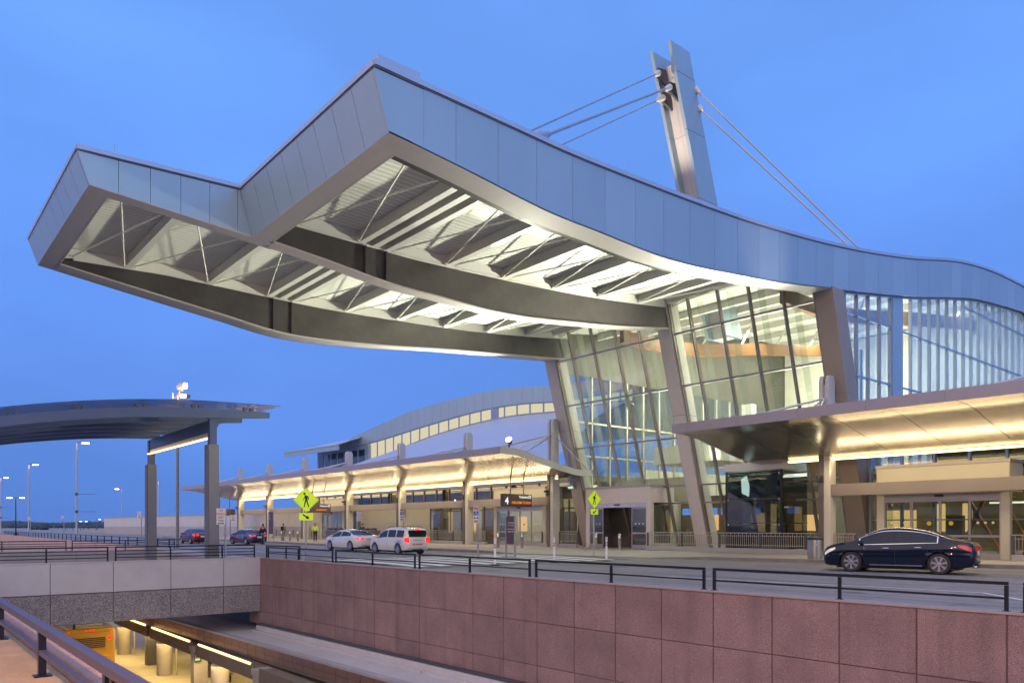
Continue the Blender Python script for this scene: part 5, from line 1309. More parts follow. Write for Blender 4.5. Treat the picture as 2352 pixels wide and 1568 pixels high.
def person(label, x, y, z, rz, coat, trousers, hair=HAIR, arms=((.04,-.02),(.04,.02)), step=.10, H=1.75, bend=0, strips=False, bag=None):
    """faces local +x"""
    t = thing('person', label, 'person', (x,y,z), rz); k = H/1.75
    V = []; Ed = []; Rd = []
    def a(p, r, par=None):
        V.append(tuple(c*k for c in p)); Rd.append(tuple(q*k for q in r) if isinstance(r, tuple) else r*k)
        if par is not None: Ed.append((par, len(V)-1))
        return len(V)-1
    b = bend
    pel = a((0,0,.95), (.13,.10)); wa = a((b*.2,0,1.10), (.125,.095), pel); ch = a((b*.5,0,1.30), (.145,.10), wa); nk0 = a((b*.8,0,1.44), (.09,.07), ch); nk = a((b*.95,0,1.52), .05, nk0)
    hd0 = a((b+.015,0,1.60), (.068,.08), nk); hd1 = a((b+.01,0,1.67), (.075,.088), hd0); hd2 = a((b,0,1.73), (.05,.06), hd1)
    nose = a((b+.10,0,1.635), .012, hd0)
    ends = {}
    for s in (1,-1):
        fx = step*s; hip = a((0,s*.09,.90), .085, pel); kn = a((fx*.6+.02,s*.10,.50), .058, hip); an = a((fx-.02,s*.105,.09), .042, kn); to = a((fx+.12,s*.11,.035), .038, an)
        sx_, sw = arms[0 if s > 0 else 1]
        sh = a((b*.7,s*.19,1.42), .058, ch); el = a((b*.6-.03+sx_*.6,s*.25,1.15), .043, sh); wr = a((b*.6+sx_*3.2,s*(.27+sw),.92+abs(sx_)*1.2), .028, el)
        pm = a((b*.6+sx_*3.2+.02,s*(.27+sw),.86+abs(sx_)*1.2), (.026,.016), wr)
        for f, (dx, dl) in enumerate(((-.024,.075),(-.008,.085),(.009,.08),(.025,.065))):
            f1 = a((V[pm][0]/k+dx,V[pm][1]/k,V[pm][2]/k-dl*.5), .009, pm); a((V[f1][0]/k+.012,V[f1][1]/k-s*.01,V[f1][2]/k-dl*.45), .008, f1)
        th = a((V[pm][0]/k+.038,V[pm][1]/k-s*.012,V[pm][2]/k+.0), .010, pm); a((V[th][0]/k+.012,V[th][1]/k,V[th][2]/k-.035), .008, th)
    skin_obj('body', V, Ed, Rd, SKIN, t)
    def sub(nm, idx, grow, mt):
        mp = {i: j for j, i in enumerate(idx)}
        g = lambda r: tuple(q+grow*k for q in r) if isinstance(r, tuple) else r+grow*k
        return skin_obj(nm, [V[i] for i in idx], [(mp[p], mp[q]) for p, q in Ed if p in mp and q in mp], [g(Rd[i]) for i in idx], mt, t)
    # indices: torso 0-4, head 5-8, each side: 9.. hip,kn,an,to, sh,el,wr,pm + 8 + 2
    S1, S2 = 9, 27
    sub('jacket', [0,1,2,3,S1+4,S1+5,S1+6,S2+4,S2+5,S2+6], .022, coat)
    sub('trousers', [0,S1,S1+1,S1+2,S2,S2+1,S2+2], .018, trousers)
    for s_ in (S1, S2): sub('shoe', [s_+2,s_+3], .012, SHOE)
    m = MB(); m.lathe([(.02,1.745),(.07,1.735),(.092,1.70),(.096,1.66),(.085,1.63)], (b-.012,0,0), 16); hh = MB(); hh.v = [(p[0]*k*1.02 , p[1]*k*.9, p[2]*k+.012) for p in m.v]; hh.f = m.f; hh.m = m.m
    hh.build('hair', hair, t, local=True, smooth=True)
    m = MB()
    for s in (1,-1): m.cbox(((b+.082)*k, s*.03*k, 1.655*k), (.012,.022,.010))
    m.cbox(((b+.085)*k, 0, 1.585*k), (.012,.045,.008)); m.build('eyes_and_mouth', HAIR, t, local=True)
    if strips:
        m = MB()
        for zz, rr in ((1.18,.158),(1.33,.172)): m.lathe([(1,zz-.02),(1,zz+.02)], n=20)
        for i, p in enumerate(m.v): pass
        mm = MB(); mm.f = m.f; mm.m = m.m; mm.v = [((p[0]*.128+b*.3)*k, p[1]*.178*k, p[2]*k) for p in m.v]; mm.build('reflective_band', REFL, t, local=True)
    if bag:
        m = MB(); m.cbox((-.22*k,0,1.28*k),(.16*k,.26*k,.38*k)); m.build('backpack', bag, t, local=True, bevel=.04)
    return t
def gp(px, py, z=.15): return on(px, py, z=z)
q = gp(724,1243); person('airport worker in a yellow reflective jacket and dark trousers with back turned', q[0], q[1], .15, radians(60), HIVIS, NAVY, arms=((.05,.02),(.04,.03)), step=.04, strips=True)
q = gp(604,1250,0); person('person in a black jacket and pale jeans beside the dark blue sedan', q[0], q[1], 0, radians(70), BLKJ, JEANS, H=1.72, step=.06)
q = gp(591,1240); person('person in a red top behind the roof of the dark blue sedan', q[0]+.6, q[1], .15, radians(200), REDJ, NAVY, arms=((.08,0),(.08,0)), H=1.72)
q = gp(651,1241); person('faint person in grey with a dark backpack walking past the far bollards', q[0], q[1], .15, radians(30), GREYJ, GREYJ, step=.2, bag=BLKJ, H=1.72)
person('person in black seated-height behind the kerbside counter by the far doors' if 0 else 'person in a dark vest standing behind the right kerbside counter', 36.9, 67.2, .15, radians(200), BLKJ, NAVY, H=1.7)
person('dark figure standing inside the glass just right of the open doors', 41.8, 27.9, .16, radians(120), BLKJ, NAVY, H=1.75)
person('second dark figure inside the glass nearer the glass box', 42.0, 26.9, .16, radians(260), NAVY, BLKJ, H=1.68)
# ------------------------------------------------------------------ signs
def ped_sign(px, pole_y, x, y, z, ang, s, label, flip=False, bend_=0):
    """diamond with walking figure and arrow plate; ang = direction the face looks"""
    t = thing('crosswalk_sign', label, 'traffic sign', (x,y,z), group='yellow-green crosswalk signs')
    N_ = V3((cos(ang), sin(ang), 0)); R_ = V3((-sin(ang), cos(ang), 0)); U_ = V3((0,0,1)); zc = pole_y
    m = MB(); m.cyl(x,y,z,zc+s*.5,.038,12); m.cyl(x,y,z,z+.03,.12,12); m.build('pole', GALV, t, smooth='auto')
    O = V3((x,y,zc))+N_*.05
    def plate(mb, pts, o, th): mb.prism([tuple(O+R_*p[0]+U_*p[1]+N_*o) for p in pts], tuple(N_*-th))
    def rounded(poly, r=.05):
        out = []
        for i, p in enumerate(poly):
            a = V3((*poly[i-1],0)); b = V3((*p,0)); c = V3((*poly[(i+1) % len(poly)],0)); u = (a-b).normalized()*r; v = (c-b).normalized()*r
            for k in range(5):
                tt = k/4; q = (b+u)*(1-tt)**2+b*2*tt*(1-tt)+(b+v)*tt**2; out.append((q.x, q.y))
        return out
    hd_ = s*.7071
    m = MB(); plate(m, rounded([(0,-hd_),(hd_,0),(0,hd_),(-hd_,0)]), 0, .006); m.build('diamond_plate', LIME, t)
    m = MB(); e = hd_*.955; i_ = hd_*.93; ring_ = [(0,-1),(1,0),(0,1),(-1,0)]
    for k in range(4):
        a, b = ring_[k], ring_[(k+1) % 4]; plate(m, [(a[0]*e,a[1]*e),(b[0]*e,b[1]*e),(b[0]*i_,b[1]*i_),(a[0]*i_,a[1]*i_)], .003, .002)
    m.build('diamond_border', BLACK, t)
    f = -1 if flip else 1; q = s*.92
    def P2(x_, y_): return (f*x_*q, y_*q)
    m = MB(); n = 16
    plate(m, [P2(-.10+.07*cos(2*pi*k/n), .37+.07*sin(2*pi*k/n)) for k in range(n)], .0045, .003)
    parts = [[(-.10,.27),(-.01,.28),(.07,.21),(.075,.02),(-.055,.02),(-.07,.12)],                      # torso
             [(-.07,.16),(-.09,.08),(-.18,-.03),(-.215,.0),(-.13,.10),(-.10,.2)],                      # rear arm
             [(.03,.27),(.11,.22),(.17,.10),(.175,.0),(.13,-.01),(.115,.08),(.05,.17)],               # front arm
             [(-.055,.03),(.03,.03),(-.03,-.18),(-.09,-.44),(-.15,-.43),(-.10,-.16)],                 # leg
             [(-.01,.03),(.075,.03),(.10,-.14),(.19,-.42),(.13,-.45),(.03,-.16)]]
    for i, pl in enumerate(parts): plate(m, [P2(*p) for p in pl], .0046+.0004*i, .003)
    m.build('walking_figure', BLACK, t)
    w2, h2 = s*.37, s*.20; cy = -hd_-h2-.02
    m = MB(); plate(m, rounded([(-w2,cy-h2),(w2,cy-h2),(w2,cy+h2),(-w2,cy+h2)], .03), 0, .006); m.build('arrow_plate', LIME, t)
    c_, s2 = cos(radians(-35)), sin(radians(-35))
    ar = [(-.19,.035),(.03,.035),(.03,.10),(.19,0),(.03,-.10),(.03,-.035),(-.19,-.035)]
    m = MB(); plate(m, [(f*(p[0]*c_-p[1]*s2)*s*1.15, cy+(p[0]*s2+p[1]*c_)*s*1.15) for p in ar], .0045, .003); m.build('arrow', BLACK, t)
    return t
# near sign: stands just behind the wall, faces the camera
q = on(703,1284, z=0)
def facing(x, y): return atan2(-y, -x)
ped_sign(703, E+(1207.6-1147.5)*(.6410*q[0]+.7675*q[1])/1751.3, q[0], q[1], 0, facing(q[0], q[1])+.15, .88, 'large yellow-green crosswalk sign in front of the left canopy, arrow pointing right')
q = on(1364,1272.5, z=.15); Yq = .6410*q[0]+.7675*q[1]
ped_sign(1364, E+(1207.6-1146)*Yq/1751.3, q[0], q[1], .1, facing(q[0], q[1])+.75, .70, 'smaller yellow-green crosswalk sign beside the open doors, arrow pointing left', flip=True)
def white_sign(px, ptop, pbase, z, label, w=.32, h=.5, rows=3, side_=-1, ang=None, post=True, lines=('NO','PARKING','ANY','TIME')):
    q = on(px, pbase, z=z); Yq = .6410*q[0]+.7675*q[1]; zt_ = E+(1207.6-ptop)*Yq/1751.3
    a = facing(q[0], q[1]) if ang is None else ang
    t = thing('no_parking_sign', label, 'sign', (q[0],q[1],z), group='small parking signs on posts')
    N_ = V3((cos(a), sin(a), 0)); R_ = V3((-sin(a), cos(a), 0)); U_ = V3((0,0,1))
    m = MB(); m.box(q[0]-.035,q[0]+.035,q[1]-.035,q[1]+.035,z,zt_); m.build('post', GALV, t)
    m = MB(); O = V3(q[:2]+(zt_,))+N_*.05+R_*side_*(w/2+.0)
    m.prism([tuple(O+R_*a_+U_*b_) for a_, b_ in ((-w/2,-h),(w/2,-h),(w/2,0),(-w/2,0))], tuple(N_*-.006)); m.build('plate', SIGNW, t)
    for i, s in enumerate(lines): text_mesh(s, h*.19, SIGNR if i < 2 else BLACK, t, O+U_*(-h*(.20+.21*i))+N_*.003, R_, U_, 'CENTER', sx=.85 if len(s) < 5 else .72)
    m = MB(); zz = -h*.93
    m.prism([tuple(O+R_*a_+U_*(zz+b_)+N_*.003) for a_, b_ in ((-w*.35,-.02),(w*.2,-.02),(w*.2,-.045),(w*.35,0),(w*.2,.045),(w*.2,.02),(-w*.35,.02))], tuple(N_*.003)); m.build('arrow', BLACK, t)
    return t
white_sign(70,1187,1233,0,'small white parking sign on a post near the black double lamp')
white_sign(147,1184,1236,0,'small white parking sign on a post left of the tall silver lamp post')
white_sign(325,1174.5,1246,0,'small white parking sign just left of the pavilion front column', .36, .62)
white_sign(518,1167,1283,0,'no parking sign half hidden behind the pavilion right column', .42, .8)
white_sign(529,1182,1246,.1,'pale parking sign with a brown plate beside the wall left of the wing', .5, .5, side_=1)
white_sign(820,1174,1254,.12,'no parking sign post between the white sedan and the cladding', .35, .75, side_=1)
def blue_sign(px, ptop, pbase, label):
    q = on(px, pbase, z=.1); Yq = .6410*q[0]+.7675*q[1]; zt_ = E+(1207.6-ptop)*Yq/1751.3; a = facing(q[0], q[1])
    t = thing('accessible_parking_sign', label, 'sign', (q[0],q[1],.1), group='blue and white kerb signs')
    N_ = V3((cos(a), sin(a), 0)); R_ = V3((-sin(a), cos(a), 0)); U_ = V3((0,0,1))
    m = MB(); m.box(q[0]-.03,q[0]+.03,q[1]-.03,q[1]+.03,.1,zt_); m.cbox((q[0],q[1],.12),(.25,.25,.03)); m.build('post', GALV, t)
    O = V3(q[:2]+(zt_,))+N_*.045-R_*.1
    m = MB(); m.prism([tuple(O+R_*a_+U_*b_) for a_, b_ in ((-.13,-.84),(.13,-.84),(.13,0),(-.13,0))], tuple(N_*-.006)); m.build('plate', SIGNW, t)
    m = MB(); m.prism([tuple(O+R_*a_+U_*b_+N_*.004) for a_, b_ in ((-.12,-.46),(.12,-.46),(.12,-.24),(-.12,-.24))], tuple(N_*-.003)); m.build('blue_symbol', SIGNB, t)
    m = MB(); m.prism([tuple(O+R_*a_+U_*b_+N_*.004) for a_, b_ in ((-.11,-.20),(.11,-.20),(.11,-.03),(-.11,-.03))], tuple(N_*-.003)); m.prism([tuple(O+R_*a_+U_*b_+N_*.004) for a_, b_ in ((-.10,-.81),(.10,-.81),(.10,-.69),(-.10,-.69))], tuple(N_*-.003)); m.build('red_panel', mat('sign_pink',(.5,.15,.2),.5) if 'sign_pink' not in bpy.data.materials else bpy.data.materials['sign_pink'], t)
    m = MB(); m.tube([O+U_*-.26+N_*.007, O+U_*-.36+N_*.007, O+U_*-.36+R_*.05+N_*.007, O+U_*-.44+R_*.07+N_*.007], .012, 6); m.tube([O+R_*(.05*cos(2*pi*k/10)-.02)+U_*(-.40+.045*sin(2*pi*k/10))+N_*.007 for k in range(8)], .008, 5); m.build('wheelchair_symbol', SIGNW, t)
    m = MB(); m.prism([tuple(O+R_*a_+U_*(b_-.58)+N_*.004) for a_, b_ in ((-.12,0),(-.06,.07),(-.06,.02),(.06,.02),(.06,.07),(.13,0),(.06,-.07),(.06,-.02),(-.06,-.02),(-.06,-.07))], tuple(N_*-.003)); m.build('arrow', BLACK, t)
blue_sign(927,1167,1259,'tall accessible parking sign rising behind the white wagon')
blue_sign(1098,1162,1278,'tall accessible parking sign left of the brown kerb totem')
# overhead gate signs
def gate_sign(y, x0, x1, z0, z1, num, led, label, ticket=True, numside=True):
    t = thing('overhead_gate_sign', label, 'sign', ((x0+x1)/2,y,z1), group='hanging gate signs')
    m = MB(); m.box(x0,x1,y,y+.32,z0,z1); m.build('sign_box', SIGNBR, t, bevel=.01)
    for f in (.30,.76):
        xx = x0+(x1-x0)*f
        m = MB(); m.tube([(xx,y+.16,z1),(xx,y+.16,5.05),(xx+.12,y+.16,5.7)], .05, 8); m.build('hanger', BRONZE, t)
    h = z1-z0
    text_mesh(num, h*.78, LEDW, t, (x0+.15,y-.006,z0+h*.18), (1,0,0), (0,0,1), ext=.003, bold=.012, name='gate_number')
    if ticket:
        text_mesh('Ticketing', h*.26, LEDW, t, (x1-.36,y-.006,z0+h*.68), (1,0,0), (0,0,1), 'RIGHT', ext=.003, bold=.004, name='ticketing_word')
        m = MB(); m.box(x1-.31,x1-.10,y-.008,y-.003,z0+h*.66,z0+h*.66+.21); m.build('ticket_icon', LEDW, t)
        m = MB(); m.box(x1-.27,x1-.20,y-.012,y-.009,z0+h*.7,z0+h*.7+.13); m.box(x1-.18,x1-.14,y-.012,y-.009,z0+h*.7,z0+h*.7+.13); m.build('icon_detail', SIGNBR, t)
    if led: text_mesh(led, h*.27, LEDO, t, ((x0+x1)/2+.32,y-.006,z0+h*.22), (1,0,0), (0,0,1), 'CENTER', ext=.003, bold=.003, sx=.84, name='amber_message')
gate_sign(41.0, 33.45, 36.1, 3.0, 3.88, '4', 'WELCOME TO RDU', 'brown hanging sign with a big white 4 and amber welcome message')
gate_sign(71.5, 32.9, 35.65, 2.98, 3.86, '5', 'US AIRWAYS', 'brown hanging sign with amber letters partly behind the large crosswalk sign')
gate_sign(100.5, 33.6, 36.4, 3.0, 3.85, '6', '', 'small hanging sign with a white 6 beside the pavilion column', ticket=False)
# kerb totems
def totem(px0, px1, ptop, pbase, label):
    q = on(px0, pbase, z=.15); q2 = on(px1, pbase+.5, z=.15); Yq = .6410*q[0]+.7675*q[1]; zt_ = E+(1207.6-ptop)*Yq/1751.3
    t = thing('kerb_totem', label, 'sign', (q[0],q[1],.15), group='dark totem signs on the pavement')
    a = V3(q); b = V3(q2); d = (b-a).normalized(); L_ = (b-a).length; n = d.cross(V3((0,0,1)))
    for p in (a, b):
        m = MB(); m.cbox((p.x,p.y,(zt_+.15)/2),(.08,.08,zt_-.15)); m.cbox((p.x,p.y,.165),(.3,.3,.03)); m.build('leg', GALV, t)
    m = MB(); m.bar((a.x+d.x*.05,a.y+d.y*.05,(zt_+.75)/2),(b.x-d.x*.05,b.y-d.y*.05,(zt_+.75)/2),.05,zt_-.78); m.build('panel', mat('totem_plum',(.09,.05,.075),.45) if 'totem_plum' not in bpy.data.materials else bpy.data.materials['totem_plum'], t)
    nn = n if n.x < 0 else -n
    R_ = d if d.cross(V3((0,0,1))).dot(nn) > 0 else -d
    O = (a if (b-a).dot(R_) > 0 else b)
    for i, s in enumerate(('NO PARKING','ANY TIME','PICK-UP AND','DROP-OFF ONLY')): text_mesh(s, .085, SIGNW, t, (O.x+R_.x*.10+nn.x*.03, O.y+R_.y*.10+nn.y*.03, zt_-.36-.12*i-(.06 if i > 1 else 0)), R_, (0,0,1), sx=.8)
totem(1163,1183,1184,1278.5,'plum coloured totem with white lettering before the number four doors')
totem(1076/1.0 if 0 else 617.5,628.5,1175,1238.5,'slim dark totem sign beside the person in black')
# bollards
def bollard(px, ptop, pbase, label, z=.15):
    q = on(px, pbase, z=z)
    t = thing('steel_bollard', label, 'bollard', (q[0],q[1],z), group='steel bollards before the doors')
    m = MB(); m.lathe([(.10,0),(.10,.70),(.105,.71),(.105,.76),(.10,.77),(.10,.93)], (q[0],q[1],z), 20); m.build('tube', STEEL, t, smooth='auto')
    m = MB(); m.lathe([(.102,.93),(.10,.97),(.06,1.01),(.01,1.02)], (q[0],q[1],z), 20); m.build('cap', STEEL, t, smooth='auto')
bollard(1423,1220,1263,'steel bollard directly in front of the open doors')
bollard(1369,1220,1261,'steel bollard half hidden behind the smaller crosswalk sign pole')
bollard(1199,1220,1258,'steel bollard just right of the plum totem')
bollard(1144,1218,1257,'steel bollard just left of the plum totem')
bollard(647.5,1214,1241,'steel bollard left of the kerbside counters, nearest the backpack walker'); bollard(666,1214,1241.5,'middle steel bollard of the far row by the counters'); bollard(684,1214,1242,'steel bollard touching the left kerbside counter')
# delineator posts
def delin(px, ptop, pbase, label):
    q = on(px, pbase, z=0)
    t = thing('delineator_post', label, 'post', (q[0],q[1],0), group='white delineator posts beside the crossing')
    m = MB(); m.lathe([(.20,.0),(.20,.03),(.12,.05),(.05,.055)], (q[0],q[1],.004), 20); m.build('rubber_base', RUBBER, t, smooth='auto')
    m = MB(); m.lathe([(.052,.05),(.048,.75),(.042,.86),(.042,1.0)], (q[0],q[1],0), 16); m.build('post_tube', mat('plastic_white',(.78,.77,.76),.45) if 'plastic_white' not in bpy.data.materials else bpy.data.materials['plastic_white'], t, smooth='auto')
    m = MB(); m.lathe([(.0525,.72),(.051,.78)], (q[0],q[1],0), 16); m.lathe([(.051,.82),(.0475,.88)], (q[0],q[1],0), 16); m.build('grey_band', mat('band_grey',(.18,.18,.22),.4) if 'band_grey' not in bpy.data.materials else bpy.data.materials['band_grey'], t)
    m = MB(); R_ = V3((.7675,-.641,0))
    for s in (-1,1): m.bar((q[0]+R_.x*.03*s,q[1]+R_.y*.03*s,1.0),(q[0]+R_.x*.03*s,q[1]+R_.y*.03*s,1.10),.02,.03)
    m.bar((q[0]-R_.x*.04,q[1]-R_.y*.04,1.11),(q[0]+R_.x*.04,q[1]+R_.y*.04,1.11),.03,.03); m.build('loop_top', bpy.data.materials['plastic_white'], t)
delin(1137,1233,1298,'white flexible post at the near end of the crossing stripes')
delin(1273,1230,1291.5,'white flexible post slightly tilted in the middle of the three')
delin(1393,1230,1288,'white flexible post nearest the open doors')
# pavement railings with pickets
PICK = mat('picket_steel', (.52,.46,.40), .35, .6)
def picket_fence(x, y0, y1, label, x1=None):
    x1 = x if x1 is None else x1
    t = thing('picket_railing', label, 'railing', (x,(y0+y1)/2,.15), group='picket railings in front of the glass')
    m = MB(); m.box(x-.16,x+.16,y0,y1,.148,.40); m.build('kerb_wall', CONC, t, bevel=.015)
    m = MB(); m.bar((x,y0,1.24),(x,y1,1.24),.05,.045); m.build('top_rail', PICK, t)
    m = MB()
    for z in (1.08,.58): m.bar((x,y0,z),(x,y1,z),.03,.03)
    m.build('rail', PICK, t)
    m = MB(); k = y0+.1; i = 0
    while k < y1-.05:
        m.box(x-.011,x+.011,k-.011,k+.011,.48,1.22 if i % 2 == 0 else 1.13); k += .125; i += 1
    m.build('pickets', PICK, t)
    n = max(1, round((y1-y0)/2.4))
    for j in range(n+1):
        yy2 = y0+(y1-y0)*j/n; m = MB(); m.box(x-.03,x+.03,yy2-.06,yy2+.06,.40,1.215); m.build('post', DKGREY, t)
picket_fence(36.9, 17.9, 31.0, 'long picket railing between the open doors and the bin')
picket_fence(37.1, 37.4, 41.0, 'short picket railing left of the open doors')
picket_fence(37.1, 47.6, 58.9, 'picket railing behind the white wagon')
picket_fence(37.1, 60.6, 71.5, 'picket railing left of the white wagon under the far canopy')
picket_fence(37.0, 5.0, 11.2, 'picket railing at the right edge of the photograph')
picket_fence(37.1, 79, 96, 'distant picket railing left of the far doors')
q = gp(1872,1283); bin_('litter_bin', q[0], q[1], .15, 'round brushed steel litter bin with a black lid at the kerb', .33, 1.0)
q = gp(544.5,1246,.12); bin_('litter_bin', q[0]+1, q[1], .12, 'small steel litter bin behind the dark blue sedan', .33, 1.0)
# kerbside counters
def counter(x, y0, y1, label):
    t = thing('kerbside_counter', label, 'counter', (x,(y0+y1)/2,.15), group='kerbside check-in counters')
    m = MB(); m.box(x,x+.6,y0,y1,.15,1.15); m.build('counter_body', mat('counter_brown',(.16,.12,.11),.45) if 'counter_brown' not in bpy.data.materials else bpy.data.materials['counter_brown'], t, bevel=.01)
    m = MB(); m.box(x-.06,x+.66,y0-.05,y1+.05,1.16,1.22); m.build('counter_top', STEEL, t)
    m = MB(); n = 3
    for k in range(n): m.box(x+.05,x+.45,y0+.3+k*(y1-y0)/n,y0+.9+k*(y1-y0)/n,1.225,1.42)
    m.each('terminal_screen', DKGREY, t)
counter(35.6, 69.2, 72.6, 'brown kerbside counter left of the worker in yellow'); counter(35.6, 62.6, 66.6, 'brown kerbside counter right of the worker in yellow')
q = on(1418,2*1151/2, z=.15) if 0 else None
t = thing('dark_podium', 'small dark podium with a paper sign behind the white wagon roof', 'podium', (35.8,55.4,.15))
m = MB(); m.box(35.6,36.1,55.0,56.1,.15,1.35); m.build('podium_body', BLACK, t, bevel=.02)
m = MB(); m.box(35.75,35.8,55.6,55.9,1.35,1.6); m.build('paper_sign', SIGNW, t)
# ------------------------------------------------------------------ pavilion canopy on the bridge
pv = thing('pavilion_canopy', 'dark steel walkway pavilion with curved beams and glass roof on the left', 'canopy', (10,42,0))
fr = [on(px, py, y=38.0) for px, py in ((0,978.5),(165,965),(329.5,956),(488,959),(624,957))]
(xa_, za_), (xb_, zb_), (xc_, zc_) = [(p[0], p[2]) for p in (fr[0], fr[2], fr[3])]
def par_(x):
    return za_*(x-xb_)*(x-xc_)/((xa_-xb_)*(xa_-xc_))+zb_*(x-xa_)*(x-xc_)/((xb_-xa_)*(xb_-xc_))+zc_*(x-xa_)*(x-xb_)/((xc_-xa_)*(xc_-xb_))
def pz_(x): return par_(x) if x < 12.65 else par_(12.65)+(x-12.65)*.09
prof = [(-14+.5*k, pz_(-14+.5*k)) for k in range(60)]+[(15.5, pz_(15.5))]
tpz = lambda x: pz_(min(x, 12.65))+.42+(max(0, x-12.65))*.03
ybs = [38.0, 40.2, 42.4, 44.6, 46.8, 49.4]
xe_ = [15.5, 14.9, 14.4, 13.9, 13.6, 13.3]
for k, yb in enumerate(ybs):
    m = MB(); ps = [(x, z) for x, z in prof if x <= xe_[k]]+[(xe_[k], lerp_tab(prof, xe_[k]))]
    m.grid([[(x, yb-.10, z) for x, z in ps], [(x, yb-.10, max(tpz(x), z+.18)) for x, z in ps]], thick=(0,.2,0)); m.build('curved_beam', PAVIL, pv)
    m = MB(); m.grid([[(x, yb-.13, z-.03) for x, z in ps], [(x, yb+.13, z-.03) for x, z in ps]], thick=(0,0,.03)); m.build('beam_flange', PAVIL, pv)
    m = MB()
    for x in (-3.1,-.6,1.9,4.4,6.9,9.4,11.9,14.4):
        if x < xe_[k]: m.cbox((x-.15,yb,tpz(x)+.10),(.16,.16,.16)); m.cbox((x+.18,yb,tpz(x)+.10),(.16,.16,.16)); m.tube([(x-.15,yb,tpz(x)+.1),(x+.1,yb,tpz(x)+.32)], .02, 5)
    m.each('glass_clamp', DKGREY, pv)
m = MB(); xs = [x for x, z in prof if x < 15.4]+[15.9]
m.grid([[(x, 37.5, tpz(x)+.30) for x in xs], [(x, 50.2, tpz(x)+.30) for x in xs]], thick=(0,0,.025)); m.build('glass_roof', GLASS_CAN, pv)
c1 = (12.75, 38.3); c2 = (12.9, 49.7)
def pcol(c, zb_, w1, w2, zstep, ztop_c):
    m = MB(); m.box(c[0]-w1/2,c[0]+w1/2,c[1]-w1/2,c[1]+w1/2,zb_,zstep); m.box(c[0]-w1/2-.05,c[0]-w1/2,c[1]-w1/2+.06,c[1]+w1/2,zb_,zstep-.03); o = m.build('column_casing', PAVCOL, pv, bevel=.01)
    m = MB(); m.box(c[0]-w2/2,c[0]+w2/2,c[1]-w2/2,c[1]+w2/2,zstep,ztop_c); m.build('column_shaft', PAVIL, pv)
pcol(c1, .0, .50, .34, 5.62, fr[3][2]+.2); pcol(c2, -6.9, .50, .34, 5.35, fr[3][2]-.1)
m = MB(); m.bar((c1[0],c1[1]+.17,fr[3][2]-.35),(c2[0],c2[1]-.17,fr[3][2]-.35),.24,.55); m.build('cross_beam', PAVIL, pv)
m = MB(); m.bar((c1[0],c1[1]+.2,fr[3][2]-.80),(c2[0],c2[1]-.2,fr[3][2]-.80),.22,.24); m.build('light_box', PANEL_LT, pv)
for k in range(7):
    a = c1[1]+.22+k*(c2[1]-c1[1]-.4)/7
    m = MB(); m.box(c1[0]-.14,c1[0]+.02,a,a+(c2[1]-c1[1]-.4)/7-.05,fr[3][2]-.96,fr[3][2]-.925); m.build('light_strip', STRIP2, pv)
# ------------------------------------------------------------------ lamp posts
def lamp(px, phead, Y, label, side_=1, ht_extra=0, mt=GALV, emit=LAMPO, arms=False, r=.11, double=False, z0=0):
    t_ = (px-1176)/1751.3; X = t_*Y; x = .7675*X+.6410*Y; y = -.6410*X+.7675*Y; h = E+(1207.6-phead)*Y/1751.3
    t = thing('lamp_post', label, 'lamp post', (x,y,z0), group='lamp posts')
    m = MB(); m.tube([(x,y,z0),(x,y,h)], [r,r*.65], 12); m.cbox((x,y,z0+.2),(.5,.5,.4)); m.build('pole', mt, t, smooth='auto')
    R_ = V3((.7675,-.6410,0))
    for s in ((side_,) if not double else (-1,1)):
        e = V3((x,y,h))+R_*s*.9
        m = MB(); m.bar((x,y,h),e,.08,.08); m.build('arm', DKGREY, t)
        m = MB(); m.bar(e-R_*.30*s+V3((0,0,.05)),e+R_*.65*s+V3((0,0,.05)),.38,.16); m.build('lamp_head', DKGREY, t, bevel=.03)
        m = MB(); m.bar(e-R_*.2*s+V3((0,0,-.07)),e+R_*.55*s+V3((0,0,-.07)),.30,.10); m.build('lamp_glass', emit, t)
    if arms:
        for zz in (h*.47, h*.29):
            m = MB(); m.bar((x,y,zz),V3((x,y,zz))+R_*2.3,.04,.05); m.cbox((x,y,zz),(.28,.28,.3)); m.build('banner_arm', DKGREY, t)
    light('POINT', 'lamp_glow', V3((x,y,h-.35))+R_*.9*side_, 60, (1,.6,.25), radius=.2)
    return t
lamp(176,1016,89.5,'tall silver lamp post with two banner arms below the pavilion roof', 1, arms=True)
lamp(66,1066,121,'plain tall silver lamp post second from the left edge', 1)
lamp(2,1096,153,'tall silver lamp post with banner arms at the very left edge', 1, arms=True)
lamp(280,1122,168,'distant silver lamp post with its lamp pointing left before the grey wall', -1)
lamp(365,1104,150,'distant lamp post with a left pointing lamp seen between the pavilion columns', -1)
lamp(36.5,1142,133,'black lamp post with two orange lamps', 1, mt=BLACKMET, double=True)
lamp(36.5-.5,1109+0,2000 if 0 else 210,'tiny lamp post far behind the double black one', -1) if 0 else None
lamp(146,1105,150,'unlit small black lamp post', 1) if 0 else None
